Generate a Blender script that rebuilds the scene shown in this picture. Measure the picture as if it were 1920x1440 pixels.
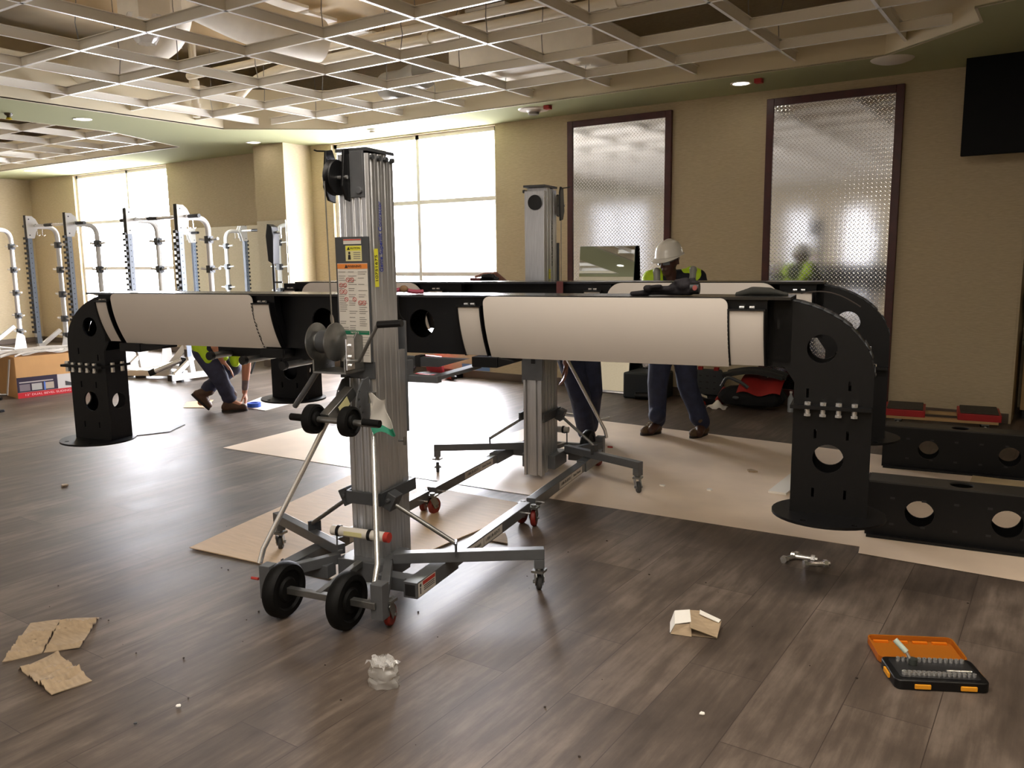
import bpy, bmesh, math, random
from mathutils import Vector, Matrix, Euler
R = math.radians
SC = bpy.context.scene
COL = SC.collection
for o in list(bpy.data.objects): bpy.data.objects.remove(o)
random.seed(7)

# ------------------------------------------------------------------ camera
cam_d = bpy.data.cameras.new('camera'); cam = bpy.data.objects.new('camera', cam_d); COL.objects.link(cam)
YAW, PIT, ROL = 0.592851664, 0.150273159, -0.0122918697
fw = Vector((-math.sin(YAW)*math.cos(PIT), math.cos(YAW)*math.cos(PIT), -math.sin(PIT)))
rt0 = Vector((math.cos(YAW), math.sin(YAW), 0)); up0 = rt0.cross(fw)
rt = math.cos(ROL)*rt0 + math.sin(ROL)*up0; up = -math.sin(ROL)*rt0 + math.cos(ROL)*up0
cam.matrix_world = Matrix(((rt.x, up.x, -fw.x, 0), (rt.y, up.y, -fw.y, 0), (rt.z, up.z, -fw.z, 1.6), (0, 0, 0, 1)))
cam_d.sensor_width = 36; cam_d.lens = 1559.43/1920*36; cam_d.clip_start = .05; cam_d.clip_end = 200
SC.camera = cam

# ------------------------------------------------------------------ view, sky and large lights
SC.view_settings.view_transform = 'Standard'; SC.view_settings.look = 'None'
SC.view_settings.gamma = 1; SC.view_settings.use_curve_mapping = False
SC.view_settings.exposure = 0.1
SC.cycles.use_denoising = True
SC.cycles.max_bounces = 10; SC.cycles.diffuse_bounces = 6; SC.cycles.glossy_bounces = 5; SC.cycles.transparent_max_bounces = 12
SC.cycles.sample_clamp_indirect = 8
SC.cycles.caustics_reflective = False
W = bpy.data.worlds.new('sky'); SC.world = W; W.use_nodes = True
bg = W.node_tree.nodes['Background']; bg.inputs[0].default_value = (1.0, 1.0, 1.0, 1); bg.inputs[1].default_value = 36.0
_nt = W.node_tree; _tc = _nt.nodes.new('ShaderNodeTexCoord'); _sp = _nt.nodes.new('ShaderNodeSeparateXYZ'); _mr = _nt.nodes.new('ShaderNodeMapRange')   # hazy white sky, duller paving below the horizon
_nt.links.new(_tc.outputs['Generated'], _sp.inputs[0]); _nt.links.new(_sp.outputs[2], _mr.inputs[0])
_mr.inputs[1].default_value = -.06; _mr.inputs[2].default_value = .02; _mr.inputs[3].default_value = 22.0; _mr.inputs[4].default_value = 38.0; _nt.links.new(_mr.outputs[0], bg.inputs[1])

def area(name, loc, rot, sx, sy, power, color=(1, 1, 1), portal=False):
    d = bpy.data.lights.new(name, 'AREA'); d.shape = 'RECTANGLE'; d.size = sx; d.size_y = sy; d.energy = power; d.color = color
    o = bpy.data.objects.new(name, d); o.location = loc; o.rotation_euler = rot; COL.objects.link(o)
    if portal: d.cycles.is_portal = True
    return o

# window openings: (wall, x0, x1, z0, z1)
YW, YF = 8.96, -4.0
XL, XR = -17.85, 5.6
WIN = [(YW, -16.2, -13.2, .35, 3.27), (YW, -9.18, -6.25, .35, 3.27), (YF, -11.9, -10.1, .9, 3.1), (YF, -6.25, -5.6, .1, 2.75), (YF, -4.85, -4.2, .1, 2.75)]
for i, (y, x0, x1, z0, z1) in enumerate(WIN):
    area('daylight_portal', ((x0+x1)/2, y + (.25 if y > 0 else -.25), (z0+z1)/2), (R(-90) if y > 0 else R(90), 0, 0), x1-x0, z1-z0, 1, portal=True)

# ------------------------------------------------------------------ materials
def s2l(c):
    c /= 255.0
    return c/12.92 if c <= .04045 else ((c+.055)/1.055)**2.4
def rgb(r, g, b): return (s2l(r), s2l(g), s2l(b), 1)
MATS = {}
def mat(name, col, rough=.5, metal=0, spec=.5, noise=0, nscale=8, bump=0, bscale=60, emit=None, aniso=None, coat=0, trans=0, alpha=1):
    if name in MATS: return MATS[name]
    m = bpy.data.materials.new(name); m.use_nodes = True; nt = m.node_tree; b = nt.nodes['Principled BSDF']
    b.inputs['Base Color'].default_value = col; b.inputs['Roughness'].default_value = rough; b.inputs['Metallic'].default_value = metal
    b.inputs['Specular IOR Level'].default_value = spec; b.inputs['Coat Weight'].default_value = coat
    b.inputs['Transmission Weight'].default_value = trans; b.inputs['Alpha'].default_value = alpha
    if emit: b.inputs['Emission Color'].default_value = emit[0]; b.inputs['Emission Strength'].default_value = emit[1]
    tc = nt.nodes.new('ShaderNodeTexCoord')
    mp = nt.nodes.new('ShaderNodeMapping'); nt.links.new(tc.outputs['Object'], mp.inputs[0])
    if aniso: mp.inputs['Scale'].default_value = aniso
    if noise:
        n = nt.nodes.new('ShaderNodeTexNoise'); n.inputs['Scale'].default_value = nscale; n.inputs['Detail'].default_value = 6
        nt.links.new(mp.outputs[0], n.inputs['Vector'])
        r = nt.nodes.new('ShaderNodeValToRGB')
        r.color_ramp.elements[0].position = .3; r.color_ramp.elements[1].position = .7
        r.color_ramp.elements[0].color = tuple(c*(1-noise) for c in col[:3])+(1,)
        r.color_ramp.elements[1].color = tuple(min(1, c*(1+noise)) for c in col[:3])+(1,)
        nt.links.new(n.outputs[0], r.inputs[0]); nt.links.new(r.outputs[0], b.inputs['Base Color'])
    if bump:
        n2 = nt.nodes.new('ShaderNodeTexNoise'); n2.inputs['Scale'].default_value = bscale; n2.inputs['Detail'].default_value = 4
        nt.links.new(mp.outputs[0], n2.inputs['Vector'])
        bp = nt.nodes.new('ShaderNodeBump'); bp.inputs['Strength'].default_value = bump; bp.inputs['Distance'].default_value = .01
        nt.links.new(n2.outputs[0], bp.inputs['Height']); nt.links.new(bp.outputs[0], b.inputs['Normal'])
    MATS[name] = m
    return m

def floor_material():
    m = bpy.data.materials.new('vinyl_plank'); m.use_nodes = True; nt = m.node_tree; b = nt.nodes['Principled BSDF']; L = nt.links.new
    tc = nt.nodes.new('ShaderNodeTexCoord')
    mp = nt.nodes.new('ShaderNodeMapping'); mp.inputs['Rotation'].default_value = (0, 0, R(90)); L(tc.outputs['Object'], mp.inputs[0])
    br = nt.nodes.new('ShaderNodeTexBrick'); br.offset = .37; br.offset_frequency = 2
    br.inputs['Scale'].default_value = 1; br.inputs['Brick Width'].default_value = 1.25; br.inputs['Row Height'].default_value = .29
    br.inputs['Mortar Size'].default_value = .0016; br.inputs['Mortar Smooth'].default_value = .1; br.inputs['Bias'].default_value = 0
    br.inputs['Color1'].default_value = (0, 0, 0, 1); br.inputs['Color2'].default_value = (1, 1, 1, 1); br.inputs['Mortar'].default_value = (.5, .5, .5, 1)
    L(mp.outputs[0], br.inputs['Vector'])
    # grain streaks along the planks
    mg = nt.nodes.new('ShaderNodeMapping'); mg.inputs['Scale'].default_value = (9, .9, 1); L(tc.outputs['Object'], mg.inputs[0])
    g = nt.nodes.new('ShaderNodeTexNoise'); g.inputs['Scale'].default_value = 2.2; g.inputs['Detail'].default_value = 9; g.inputs['Roughness'].default_value = .65; L(mg.outputs[0], g.inputs['Vector'])
    c = nt.nodes.new('ShaderNodeTexNoise'); c.inputs['Scale'].default_value = 2.1; c.inputs['Detail'].default_value = 9; c.inputs['Roughness'].default_value = .62; c.inputs['Distortion'].default_value = .25
    mc = nt.nodes.new('ShaderNodeMapping'); mc.inputs['Scale'].default_value = (1.5, .8, 1); L(tc.outputs['Object'], mc.inputs[0]); L(mc.outputs[0], c.inputs['Vector'])
    a1 = nt.nodes.new('ShaderNodeMath'); a1.operation = 'MULTIPLY_ADD'; a1.inputs[1].default_value = .45; L(g.outputs[0], a1.inputs[0])
    a2 = nt.nodes.new('ShaderNodeMath'); a2.operation = 'MULTIPLY_ADD'; a2.inputs[1].default_value = .55; L(c.outputs[0], a2.inputs[0])
    sx = nt.nodes.new('ShaderNodeSeparateColor'); L(br.outputs['Color'], sx.inputs[0])
    a3 = nt.nodes.new('ShaderNodeMath'); a3.operation = 'MULTIPLY_ADD'; a3.inputs[1].default_value = .10; a3.inputs[2].default_value = -.05; L(sx.outputs[0], a3.inputs[0])
    L(a3.outputs[0], a2.inputs[2]); L(a2.outputs[0], a1.inputs[2])
    rp = nt.nodes.new('ShaderNodeValToRGB'); e = rp.color_ramp.elements
    e[0].position = .33; e[0].color = rgb(60, 52, 47); e[1].position = .70; e[1].color = rgb(132, 119, 108)
    k = e.new(.5); k.color = rgb(90, 79, 71)
    L(a1.outputs[0], rp.inputs[0])
    mx = nt.nodes.new('ShaderNodeMix'); mx.data_type = 'RGBA'; mx.inputs[7].default_value = rgb(62, 53, 48)
    L(br.outputs['Fac'], mx.inputs[0]); L(rp.outputs[0], mx.inputs[6]); L(mx.outputs[2], b.inputs['Base Color'])
    rr = nt.nodes.new('ShaderNodeMapRange'); rr.inputs[3].default_value = .36; rr.inputs[4].default_value = .54; L(c.outputs[0], rr.inputs[0]); L(rr.outputs[0], b.inputs['Roughness'])
    bp = nt.nodes.new('ShaderNodeBump'); bp.inputs['Strength'].default_value = .25; bp.inputs['Distance'].default_value = .002
    inv = nt.nodes.new('ShaderNodeMath'); inv.operation = 'MULTIPLY_ADD'; inv.inputs[1].default_value = -1; L(br.outputs['Fac'], inv.inputs[0])
    gs = nt.nodes.new('ShaderNodeMath'); gs.operation = 'MULTIPLY'; gs.inputs[1].default_value = .35; L(g.outputs[0], gs.inputs[0]); L(gs.outputs[0], inv.inputs[2])
    L(inv.outputs[0], bp.inputs['Height']); L(bp.outputs[0], b.inputs['Normal'])
    b.inputs['Specular IOR Level'].default_value = .37
    return m

def wallpaper_material():
    m = bpy.data.materials.new('woven_wallpaper'); m.use_nodes = True; nt = m.node_tree; b = nt.nodes['Principled BSDF']; L = nt.links.new
    tc = nt.nodes.new('ShaderNodeTexCoord'); mp = nt.nodes.new('ShaderNodeMapping'); mp.inputs['Scale'].default_value = (3, 3, 40); L(tc.outputs['Object'], mp.inputs[0])
    n = nt.nodes.new('ShaderNodeTexNoise'); n.inputs['Scale'].default_value = 6; n.inputs['Detail'].default_value = 6; L(mp.outputs[0], n.inputs['Vector'])
    rp = nt.nodes.new('ShaderNodeValToRGB'); e = rp.color_ramp.elements; e[0].position = .3; e[0].color = rgb(186, 170, 141); e[1].position = .7; e[1].color = rgb(205, 190, 160)
    L(n.outputs[0], rp.inputs[0]); L(rp.outputs[0], b.inputs['Base Color']); b.inputs['Roughness'].default_value = .7; b.inputs['Specular IOR Level'].default_value = .25
    bp = nt.nodes.new('ShaderNodeBump'); bp.inputs['Strength'].default_value = .15; bp.inputs['Distance'].default_value = .003; L(n.outputs[0], bp.inputs['Height']); L(bp.outputs[0], b.inputs['Normal'])
    return m

def diamond_material():
    m = bpy.data.materials.new('diamond_plate_steel'); m.use_nodes = True; nt = m.node_tree; b = nt.nodes['Principled BSDF']; L = nt.links.new
    b.inputs['Base Color'].default_value = (.72, .71, .69, 1); b.inputs['Metallic'].default_value = 1; b.inputs['Roughness'].default_value = .09
    tc = nt.nodes.new('ShaderNodeTexCoord')
    fs = []
    def math_(op, a, bb=None, c=None):
        q = nt.nodes.new('ShaderNodeMath'); q.operation = op
        for i, v in enumerate((a, bb, c)):
            if v is None: continue
            if isinstance(v, (int, float)): q.inputs[i].default_value = v
            else: L(v, q.inputs[i])
        return q.outputs[0]
    sp = nt.nodes.new('ShaderNodeSeparateXYZ'); L(tc.outputs['Object'], sp.inputs[0])
    X, Z = sp.outputs[0], sp.outputs[2]
    P = .042
    u = math_('ADD', math_('MULTIPLY', X, 1/P), 50); v = math_('ADD', math_('MULTIPLY', Z, 1/P), 50)
    for k in (0, 1):   # two families of lozenges turned against each other
        uu = math_('SUBTRACT', math_('FRACT', math_('ADD', u, .5*k)), .5); vv = math_('SUBTRACT', math_('FRACT', math_('ADD', v, .5*k)), .5)
        s = 1 if k else -1
        a = math_('MULTIPLY', math_('ADD', uu, math_('MULTIPLY', vv, s)), .7071); c = math_('MULTIPLY', math_('SUBTRACT', uu, math_('MULTIPLY', vv, s)), .7071)
        d = math_('ADD', math_('POWER', math_('MULTIPLY', a, 1/.36), 2), math_('POWER', math_('MULTIPLY', c, 1/.11), 2))
        fs.append(math_('MAXIMUM', math_('SUBTRACT', 1, d), 0))
    h = math_('MAXIMUM', fs[0], fs[1])
    n = nt.nodes.new('ShaderNodeTexNoise'); n.inputs['Scale'].default_value = 3; L(tc.outputs['Object'], n.inputs['Vector'])
    h2 = math_('MULTIPLY_ADD', n.outputs[0], .5, h)
    bp = nt.nodes.new('ShaderNodeBump'); bp.inputs['Strength'].default_value = .26; bp.inputs['Distance'].default_value = .002
    L(h2, bp.inputs['Height']); L(bp.outputs[0], b.inputs['Normal'])
    return m

def glass_pane_material(name='window_glass', tint=1):
    m = bpy.data.materials.new(name); m.use_nodes = True; nt = m.node_tree; nt.nodes.clear(); L = nt.links.new
    o = nt.nodes.new('ShaderNodeOutputMaterial'); t = nt.nodes.new('ShaderNodeBsdfTransparent'); t.inputs[0].default_value = (tint, tint, tint*1.04, 1); g = nt.nodes.new('ShaderNodeBsdfGlossy'); g.inputs['Roughness'].default_value = .02
    x = nt.nodes.new('ShaderNodeMixShader'); x.inputs[0].default_value = .06
    L(t.outputs[0], x.inputs[1]); L(g.outputs[0], x.inputs[2]); L(x.outputs[0], o.inputs[0])
    return m

def film_material(name, col, fac, rough):
    m = bpy.data.materials.new(name); m.use_nodes = True; nt = m.node_tree; nt.nodes.clear(); L = nt.links.new
    o = nt.nodes.new('ShaderNodeOutputMaterial'); t = nt.nodes.new('ShaderNodeBsdfTransparent'); t.inputs[0].default_value = col
    p = nt.nodes.new('ShaderNodeBsdfPrincipled'); p.inputs['Base Color'].default_value = col; p.inputs['Roughness'].default_value = rough; p.inputs['Specular IOR Level'].default_value = .9
    x = nt.nodes.new('ShaderNodeMixShader'); x.inputs[0].default_value = fac
    L(t.outputs[0], x.inputs[1]); L(p.outputs[0], x.inputs[2]); L(x.outputs[0], o.inputs[0])
    return m

FLOOR_M = floor_material(); WALL_M = wallpaper_material(); DIA_M = diamond_material(); GLASS_M = glass_pane_material(); DIM_M = glass_pane_material('dimmed_glass', .22); DIM2_M = glass_pane_material('dimmed_glass_wide', .2)  # rear window panes darkened to cut the daylight they let in
SOFF_M = mat('olive_ceiling_paint', rgb(174, 176, 138), .95, spec=.05, bump=.03, bscale=120)
FASC_M = mat('cream_fascia', rgb(214, 204, 176), .55)
DECK_M = mat('tan_deck', rgb(214, 196, 164), .8, noise=.18, nscale=1.5)
GRID_M = mat('grid_grey', rgb(240, 236, 225), .5)
GRIDW_M = mat('grid_white', rgb(245, 243, 236), .25)
PIPE_M = mat('cream_pipe', rgb(242, 234, 214), .45)
DUCT_M = mat('cream_duct', rgb(240, 233, 218), .5, noise=.04)
WHITE_M = mat('white_board', rgb(246, 243, 236), .6)
BASE_M = mat('brown_baseboard', rgb(92, 78, 66), .45)
FRAME_M = mat('window_frame_white', rgb(250, 248, 244), .4)
RED_FRAME_M = mat('dark_red_wood', rgb(72, 26, 24), .4, noise=.2, nscale=12)
BLACK_M = mat('black_powder_coat', rgb(11, 11, 13), .45, spec=.3, noise=.15, nscale=30, bump=.05, bscale=400)
TOPB_M = mat('black_top_sheet', rgb(24, 24, 26), .22)
PANEL_M = mat('white_panel', rgb(222, 214, 206), .45, noise=.015, nscale=3)
ALU_M = mat('brushed_aluminium', rgb(190, 191, 193), .36, metal=.82, noise=.12, nscale=14, aniso=(14, 14, .6))
STEEL_M = mat('zinc_steel', rgb(138, 138, 136), .32, metal=.85, noise=.15, nscale=20)
GREY_M = mat('grey_paint', rgb(84, 86, 89), .33, noise=.1, nscale=16)
DGREY_M = mat('dark_grey_paint', rgb(62, 64, 67), .45, noise=.1, nscale=16)
CHROME_M = mat('bright_steel', rgb(232, 232, 232), .22, metal=.8)
RUBBER_M = mat('black_rubber', rgb(7, 7, 7), .6, spec=.22, bump=.1, bscale=200)
REDW_M = mat('red_polyurethane', rgb(122, 34, 26), .45, noise=.15)
PLB_M = mat('black_plastic', rgb(13, 13, 15), .4, spec=.4)
CARDP_M = mat('dull_cardboard', rgb(170, 150, 124), .85, noise=.14, nscale=14, aniso=(1.2, 5, 1), bump=.12, bscale=14)
CARD_M = mat('kraft_cardboard', rgb(206, 178, 142), .6, noise=.07, nscale=5, aniso=(1, 6, 1), bump=.12, bscale=8)
PAPER_M = mat('floor_paper', rgb(244, 224, 204), .38, spec=.9, noise=.08, nscale=2.5, bump=.12, bscale=4)
MIRROR_M = mat('mirror_silver', (.86, .89, .87, 1), .015, metal=1)
RACKW_M = mat('white_rack_paint', rgb(226, 224, 220), .35)
RACKB_M = mat('charcoal_rack_paint', rgb(52, 55, 62), .4)
RACKS_M = mat('steel_blue_rack_face', rgb(120, 130, 145), .4)

# ------------------------------------------------------------------ mesh tools
class G:
    def __init__(s, T=None): s.v = []; s.f = []; s.T = T
    def add(s, vs, fs, T=None):
        b = len(s.v)
        for v in vs:
            v = Vector(v)
            if T: v = T @ v
            if s.T: v = s.T @ v
            s.v.append(v)
        s.f += [tuple(i+b for i in f) for f in fs]; return s
    def box(s, lo, hi, T=None):
        x0, y0, z0 = lo; x1, y1, z1 = hi
        return s.add([(x0,y0,z0),(x1,y0,z0),(x1,y1,z0),(x0,y1,z0),(x0,y0,z1),(x1,y0,z1),(x1,y1,z1),(x0,y1,z1)],
                     [(0,3,2,1),(4,5,6,7),(0,1,5,4),(1,2,6,5),(2,3,7,6),(3,0,4,7)], T)
    def cbox(s, c, sz, T=None):
        return s.box([c[i]-sz[i]/2 for i in range(3)], [c[i]+sz[i]/2 for i in range(3)], T)
    def bar(s, p, q, w, h, upv=(0, 0, 1)):
        p, q = Vector(p), Vector(q); d = (q-p).normalized(); u = Vector(upv); sd = d.cross(u)
        if sd.length < 1e-4: sd = d.cross(Vector((1, 0, 0)))
        sd.normalize(); u = sd.cross(d).normalized(); vs = []
        for e in (p, q):
            for a, b in ((-1,-1),(1,-1),(1,1),(-1,1)): vs.append(e+sd*a*w/2+u*b*h/2)
        return s.add(vs, [(0,1,2,3),(7,6,5,4),(0,4,5,1),(1,5,6,2),(2,6,7,3),(3,7,4,0)])
    def tube(s, pts, r, n=12, cap=True):
        pts = [Vector(p) for p in pts]; rs = r if isinstance(r, (list, tuple)) else [r]*len(pts)
        b = []; prev = None
        for i, p in enumerate(pts):
            d = ((pts[min(i+1, len(pts)-1)]-p).normalized() + (p-pts[max(i-1, 0)]).normalized())
            if d.length < 1e-6: d = Vector((0, 0, 1))
            d.normalize()
            if prev is None:
                a = d.cross(Vector((0, 0, 1)))
                if a.length < .05: a = d.cross(Vector((1, 0, 0)))
            else: a = prev - d*prev.dot(d)
            a.normalize(); prev = a; c = d.cross(a)
            b += [p + (a*math.cos(2*math.pi*k/n) + c*math.sin(2*math.pi*k/n))*rs[i] for k in range(n)]
        fs = [(i*n+k, i*n+(k+1) % n, (i+1)*n+(k+1) % n, (i+1)*n+k) for i in range(len(pts)-1) for k in range(n)]
        if cap: fs += [tuple(range(n-1, -1, -1)), tuple(range((len(pts)-1)*n, len(pts)*n))]
        return s.add(b, fs)
    def lathe(s, prof, c=(0, 0, 0), axis='z', n=28):   # prof = [(r, h)]
        vs = []
        for r, h in prof:
            for k in range(n):
                a = 2*math.pi*k/n; x, y = r*math.cos(a), r*math.sin(a)
                vs.append({'z': (x, y, h), 'x': (h, x, y), 'y': (y, h, x)}[axis])
        m = len(prof)
        fs = [(i*n+k, i*n+(k+1) % n, (i+1)*n+(k+1) % n, (i+1)*n+k) for i in range(m-1) for k in range(n)]
        loop = prof[0] == prof[-1]
        if prof[0][0] > 1e-5 and not loop: fs.append(tuple(range(n-1, -1, -1)))
        if prof[-1][0] > 1e-5 and not loop: fs.append(tuple(range((m-1)*n, m*n)))
        return s.add([(v[0]+c[0], v[1]+c[1], v[2]+c[2]) for v in vs], fs)
    def prism(s, poly, h0, h1, axis='z', T=None):  # convex or simple polygon, extruded
        n = len(poly)
        mp = {'z': lambda a, b, h: (a, b, h), 'y': lambda a, b, h: (a, h, b), 'x': lambda a, b, h: (h, a, b)}[axis]
        vs = [mp(a, b, h0) for a, b in poly] + [mp(a, b, h1) for a, b in poly]
        return s.add(vs, [tuple(range(n)), tuple(range(2*n-1, n-1, -1))] + [(i, i+n, (i+1) % n+n, (i+1) % n) for i in range(n)], T)
    def plate(s, outline, holes, h0, h1, axis='y'):  # flat plate with round or polygon holes
        cu = bpy.data.curves.new('tmp', 'CURVE'); cu.dimensions = '2D'; cu.fill_mode = 'BOTH'; cu.extrude = abs(h1-h0)/2
        rings = [outline]
        for h in holes:
            if len(h) == 3 and not isinstance(h[0], (tuple, list)):
                rings.append([(h[0]+h[2]*math.cos(2*math.pi*k/28), h[1]+h[2]*math.sin(2*math.pi*k/28)) for k in range(28)])
            else: rings.append(h)
        for rg in rings:
            sp = cu.splines.new('POLY'); sp.points.add(len(rg)-1); sp.use_cyclic_u = True
            for i, (a, b) in enumerate(rg): sp.points[i].co = (a, b, 0, 1)
        o = bpy.data.objects.new('tmp', cu); COL.objects.link(o)
        dg = bpy.context.evaluated_depsgraph_get(); me = bpy.data.meshes.new_from_object(o.evaluated_get(dg))
        c = (h0+h1)/2
        mp = {'z': lambda v: (v.x, v.y, v.z+c), 'y': lambda v: (v.x, v.z+c, v.y), 'x': lambda v: (v.z+c, v.x, v.y)}[axis]
        s.add([mp(v.co) for v in me.vertices], [tuple(p.vertices) for p in me.polygons])
        bpy.data.objects.remove(o); bpy.data.curves.remove(cu); bpy.data.meshes.remove(me)
        return s
    def grid(s, fn, nu, nv):
        vs = [fn(i/nu, j/nv) for i in range(nu+1) for j in range(nv+1)]
        return s.add(vs, [(i*(nv+1)+j, (i+1)*(nv+1)+j, (i+1)*(nv+1)+j+1, i*(nv+1)+j+1) for i in range(nu) for j in range(nv)])
    def shell(s, fn, nu, nv, th):  # thickened surface; fn gives the outer face, th = offset vector
        th = Vector(th); n = (nu+1)*(nv+1)
        vs = [Vector(fn(i/nu, j/nv)) for i in range(nu+1) for j in range(nv+1)]
        ix = lambda i, j: i*(nv+1)+j
        fs = [(ix(i,j), ix(i+1,j), ix(i+1,j+1), ix(i,j+1)) for i in range(nu) for j in range(nv)]
        fs += [(n+ix(i,j), n+ix(i,j+1), n+ix(i+1,j+1), n+ix(i+1,j)) for i in range(nu) for j in range(nv)]
        rim = [ix(i,0) for i in range(nu)] + [ix(nu,j) for j in range(nv)] + [ix(i,nv) for i in range(nu,0,-1)] + [ix(0,j) for j in range(nv,0,-1)]
        for k in range(len(rim)):
            a, b = rim[k], rim[(k+1) % len(rim)]; fs.append((a, a+n, b+n, b))
        return s.add(vs + [v+th for v in vs], fs)
    def ball(s, c, r, nu=14, nv=10):
        rx, ry, rz = (r, r, r) if isinstance(r, (int, float)) else r
        vs = [(c[0], c[1], c[2]-rz)]
        for j in range(1, nv):
            a = -math.pi/2 + math.pi*j/nv
            for i in range(nu): vs.append((c[0]+rx*math.cos(a)*math.cos(2*math.pi*i/nu), c[1]+ry*math.cos(a)*math.sin(2*math.pi*i/nu), c[2]+rz*math.sin(a)))
        vs.append((c[0], c[1], c[2]+rz)); t = len(vs)-1
        fs = [(0, 1+(i+1) % nu, 1+i) for i in range(nu)] + [(t, 1+(nv-2)*nu+i, 1+(nv-2)*nu+(i+1) % nu) for i in range(nu)]
        fs += [(1+j*nu+i, 1+j*nu+(i+1) % nu, 1+(j+1)*nu+(i+1) % nu, 1+(j+1)*nu+i) for j in range(nv-2) for i in range(nu)]
        return s.add(vs, fs)
    def build(s, name, m, parent=None, smooth=True, bevel=0, fix=True):
        me = bpy.data.meshes.new(name); me.from_pydata([tuple(v) for v in s.v], [], s.f); me.update()
        if fix:
            bm = bmesh.new(); bm.from_mesh(me); bmesh.ops.recalc_face_normals(bm, faces=bm.faces); bm.to_mesh(me); bm.free()
        for k in (m if isinstance(m, (list, tuple)) else [m]): me.materials.append(k)
        if smooth:
            me.polygons.foreach_set('use_smooth', [True]*len(me.polygons)); me.set_sharp_from_angle(angle=R(38))
        o = bpy.data.objects.new(name, me); COL.objects.link(o)
        if parent: o.parent = parent
        if bevel:
            b = o.modifiers.new('edge', 'BEVEL'); b.width = bevel; b.segments = 2; b.limit_method = 'ANGLE'
        return o

def tag(o, label=None, cat=None, group=None, kind=None):
    if label: o['label'] = label
    if cat: o['category'] = cat
    if group: o['group'] = group
    if kind: o['kind'] = kind
    return o
def thing(name, label, cat, loc=(0, 0, 0), rz=0, group=None):
    o = bpy.data.objects.new(name, None); o.empty_display_size = .1; COL.objects.link(o); o.location = loc; o.rotation_euler = (0, 0, rz)
    return tag(o, label, cat, group)
def structure(o): o['kind'] = 'structure'; return o
def dup(root, loc=None, rz=None, label=None, group=None):
    def cp(o, par):
        c = o.copy(); COL.objects.link(c); c.parent = par
        for ch in [q for q in bpy.data.objects if q.parent == o and q != c]: cp(ch, c)
        return c
    r = cp(root, root.parent)
    if loc is not None: r.location = loc
    if rz is not None: r.rotation_euler = (0, 0, rz)
    if label: r['label'] = label
    if group: r['group'] = group
    return r
def text(body, size, M, m, parent=None, name='lettering', depth=.0006, align='CENTER', font_scale_x=1):
    cu = bpy.data.curves.new('txt', 'FONT'); cu.body = body; cu.size = size; cu.extrude = depth; cu.align_x = align; cu.align_y = 'CENTER'
    o = bpy.data.objects.new('txt', cu); COL.objects.link(o)
    dg = bpy.context.evaluated_depsgraph_get(); me = bpy.data.meshes.new_from_object(o.evaluated_get(dg))
    me.transform(M @ Matrix.Diagonal((font_scale_x, 1, 1, 1))); bpy.data.objects.remove(o); bpy.data.curves.remove(cu)
    me.materials.clear(); me.materials.append(m); q = bpy.data.objects.new(name, me); COL.objects.link(q)
    if parent: q.parent = parent
    return q
def basis(o, x, y):  # matrix placing text plane: origin, text direction, text up
    x, y = Vector(x).normalized(), Vector(y).normalized(); z = x.cross(y)
    return Matrix(((x.x, y.x, z.x, o[0]), (x.y, y.y, z.y, o[1]), (x.z, y.z, z.z, o[2]), (0, 0, 0, 1)))
def cloth(o, lev=2):
    m = o.modifiers.new('smooth', 'SUBSURF'); m.levels = lev; m.render_levels = lev; return o

FILL_W = 19  # power of each added ceiling fill light
# ================================================================== THE ROOM
def st(o, label=None): o['kind'] = 'structure'; (label and tag(o, label)); return o
g = G(); g.box((XL-.2, YF-.2, -.12), (XR+.2, 10.2, 0)); st(g.build('floor', FLOOR_M, smooth=False))
HS, HD = 3.286, 4.25      # soffit and deck heights
def wall_with_holes(name, y0, y1, x0, x1, holes, ztop):
    g = G(); xs = x0
    for (a, b, z0, z1) in sorted(holes):
        g.box((xs, y0, 0), (a, y1, ztop)); g.box((a, y0, 0), (b, y1, z0)); g.box((a, y0, z1), (b, y1, ztop)); xs = b
    g.box((xs, y0, 0), (x1, y1, ztop))
    return g
gb = wall_with_holes('wall_back', YW, YW+.25, XL, -.42, [w[1:] for w in WIN[:2]], HD)
gb.box((-10.26, 8.43, 0), (-9.61, YW, HS))                       # pilaster beside the tall window
gb.box((-.42, YW+.005, 0), (-.40, 10.1, HD))
st(gb.build('wall_back', WALL_M, smooth=False))
g = G(); g.box((-.42, 10.0, 0), (XR, 10.2, HD)); st(g.build('wall_alcove', WALL_M, smooth=False))
g = wall_with_holes('wall_front', YF-.25, YF, XL, XR, [w[1:] for w in WIN[2:]], HD); st(g.build('wall_front', WALL_M, smooth=False))
g = G(); g.box((XL-.2, YF-.2, 0), (XL, YW+.2, HD)); st(g.build('wall_left', WALL_M, smooth=False))
g = G(); g.box((XR, YF-.2, 0), (XR+.2, 10.2, HD)); st(g.build('wall_right', WALL_M, smooth=False))
g = G(); g.box((XL, YW-.014, 0), (-10.26, YW, .1)); g.box((-10.27, 8.416, 0), (-9.6, 8.43, .1)); g.box((-9.61, 8.43, 0), (-9.596, YW, .1)); g.box((-9.6, YW-.014, 0), (-.42, YW, .1))
st(g.build('baseboard_back', BASE_M, smooth=False, bevel=.004))
g = G(); g.box((XL, YF, 0), (XL+.014, YW-.02, .1)); st(g.build('baseboard_left', BASE_M, smooth=False, bevel=.004))

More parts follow.
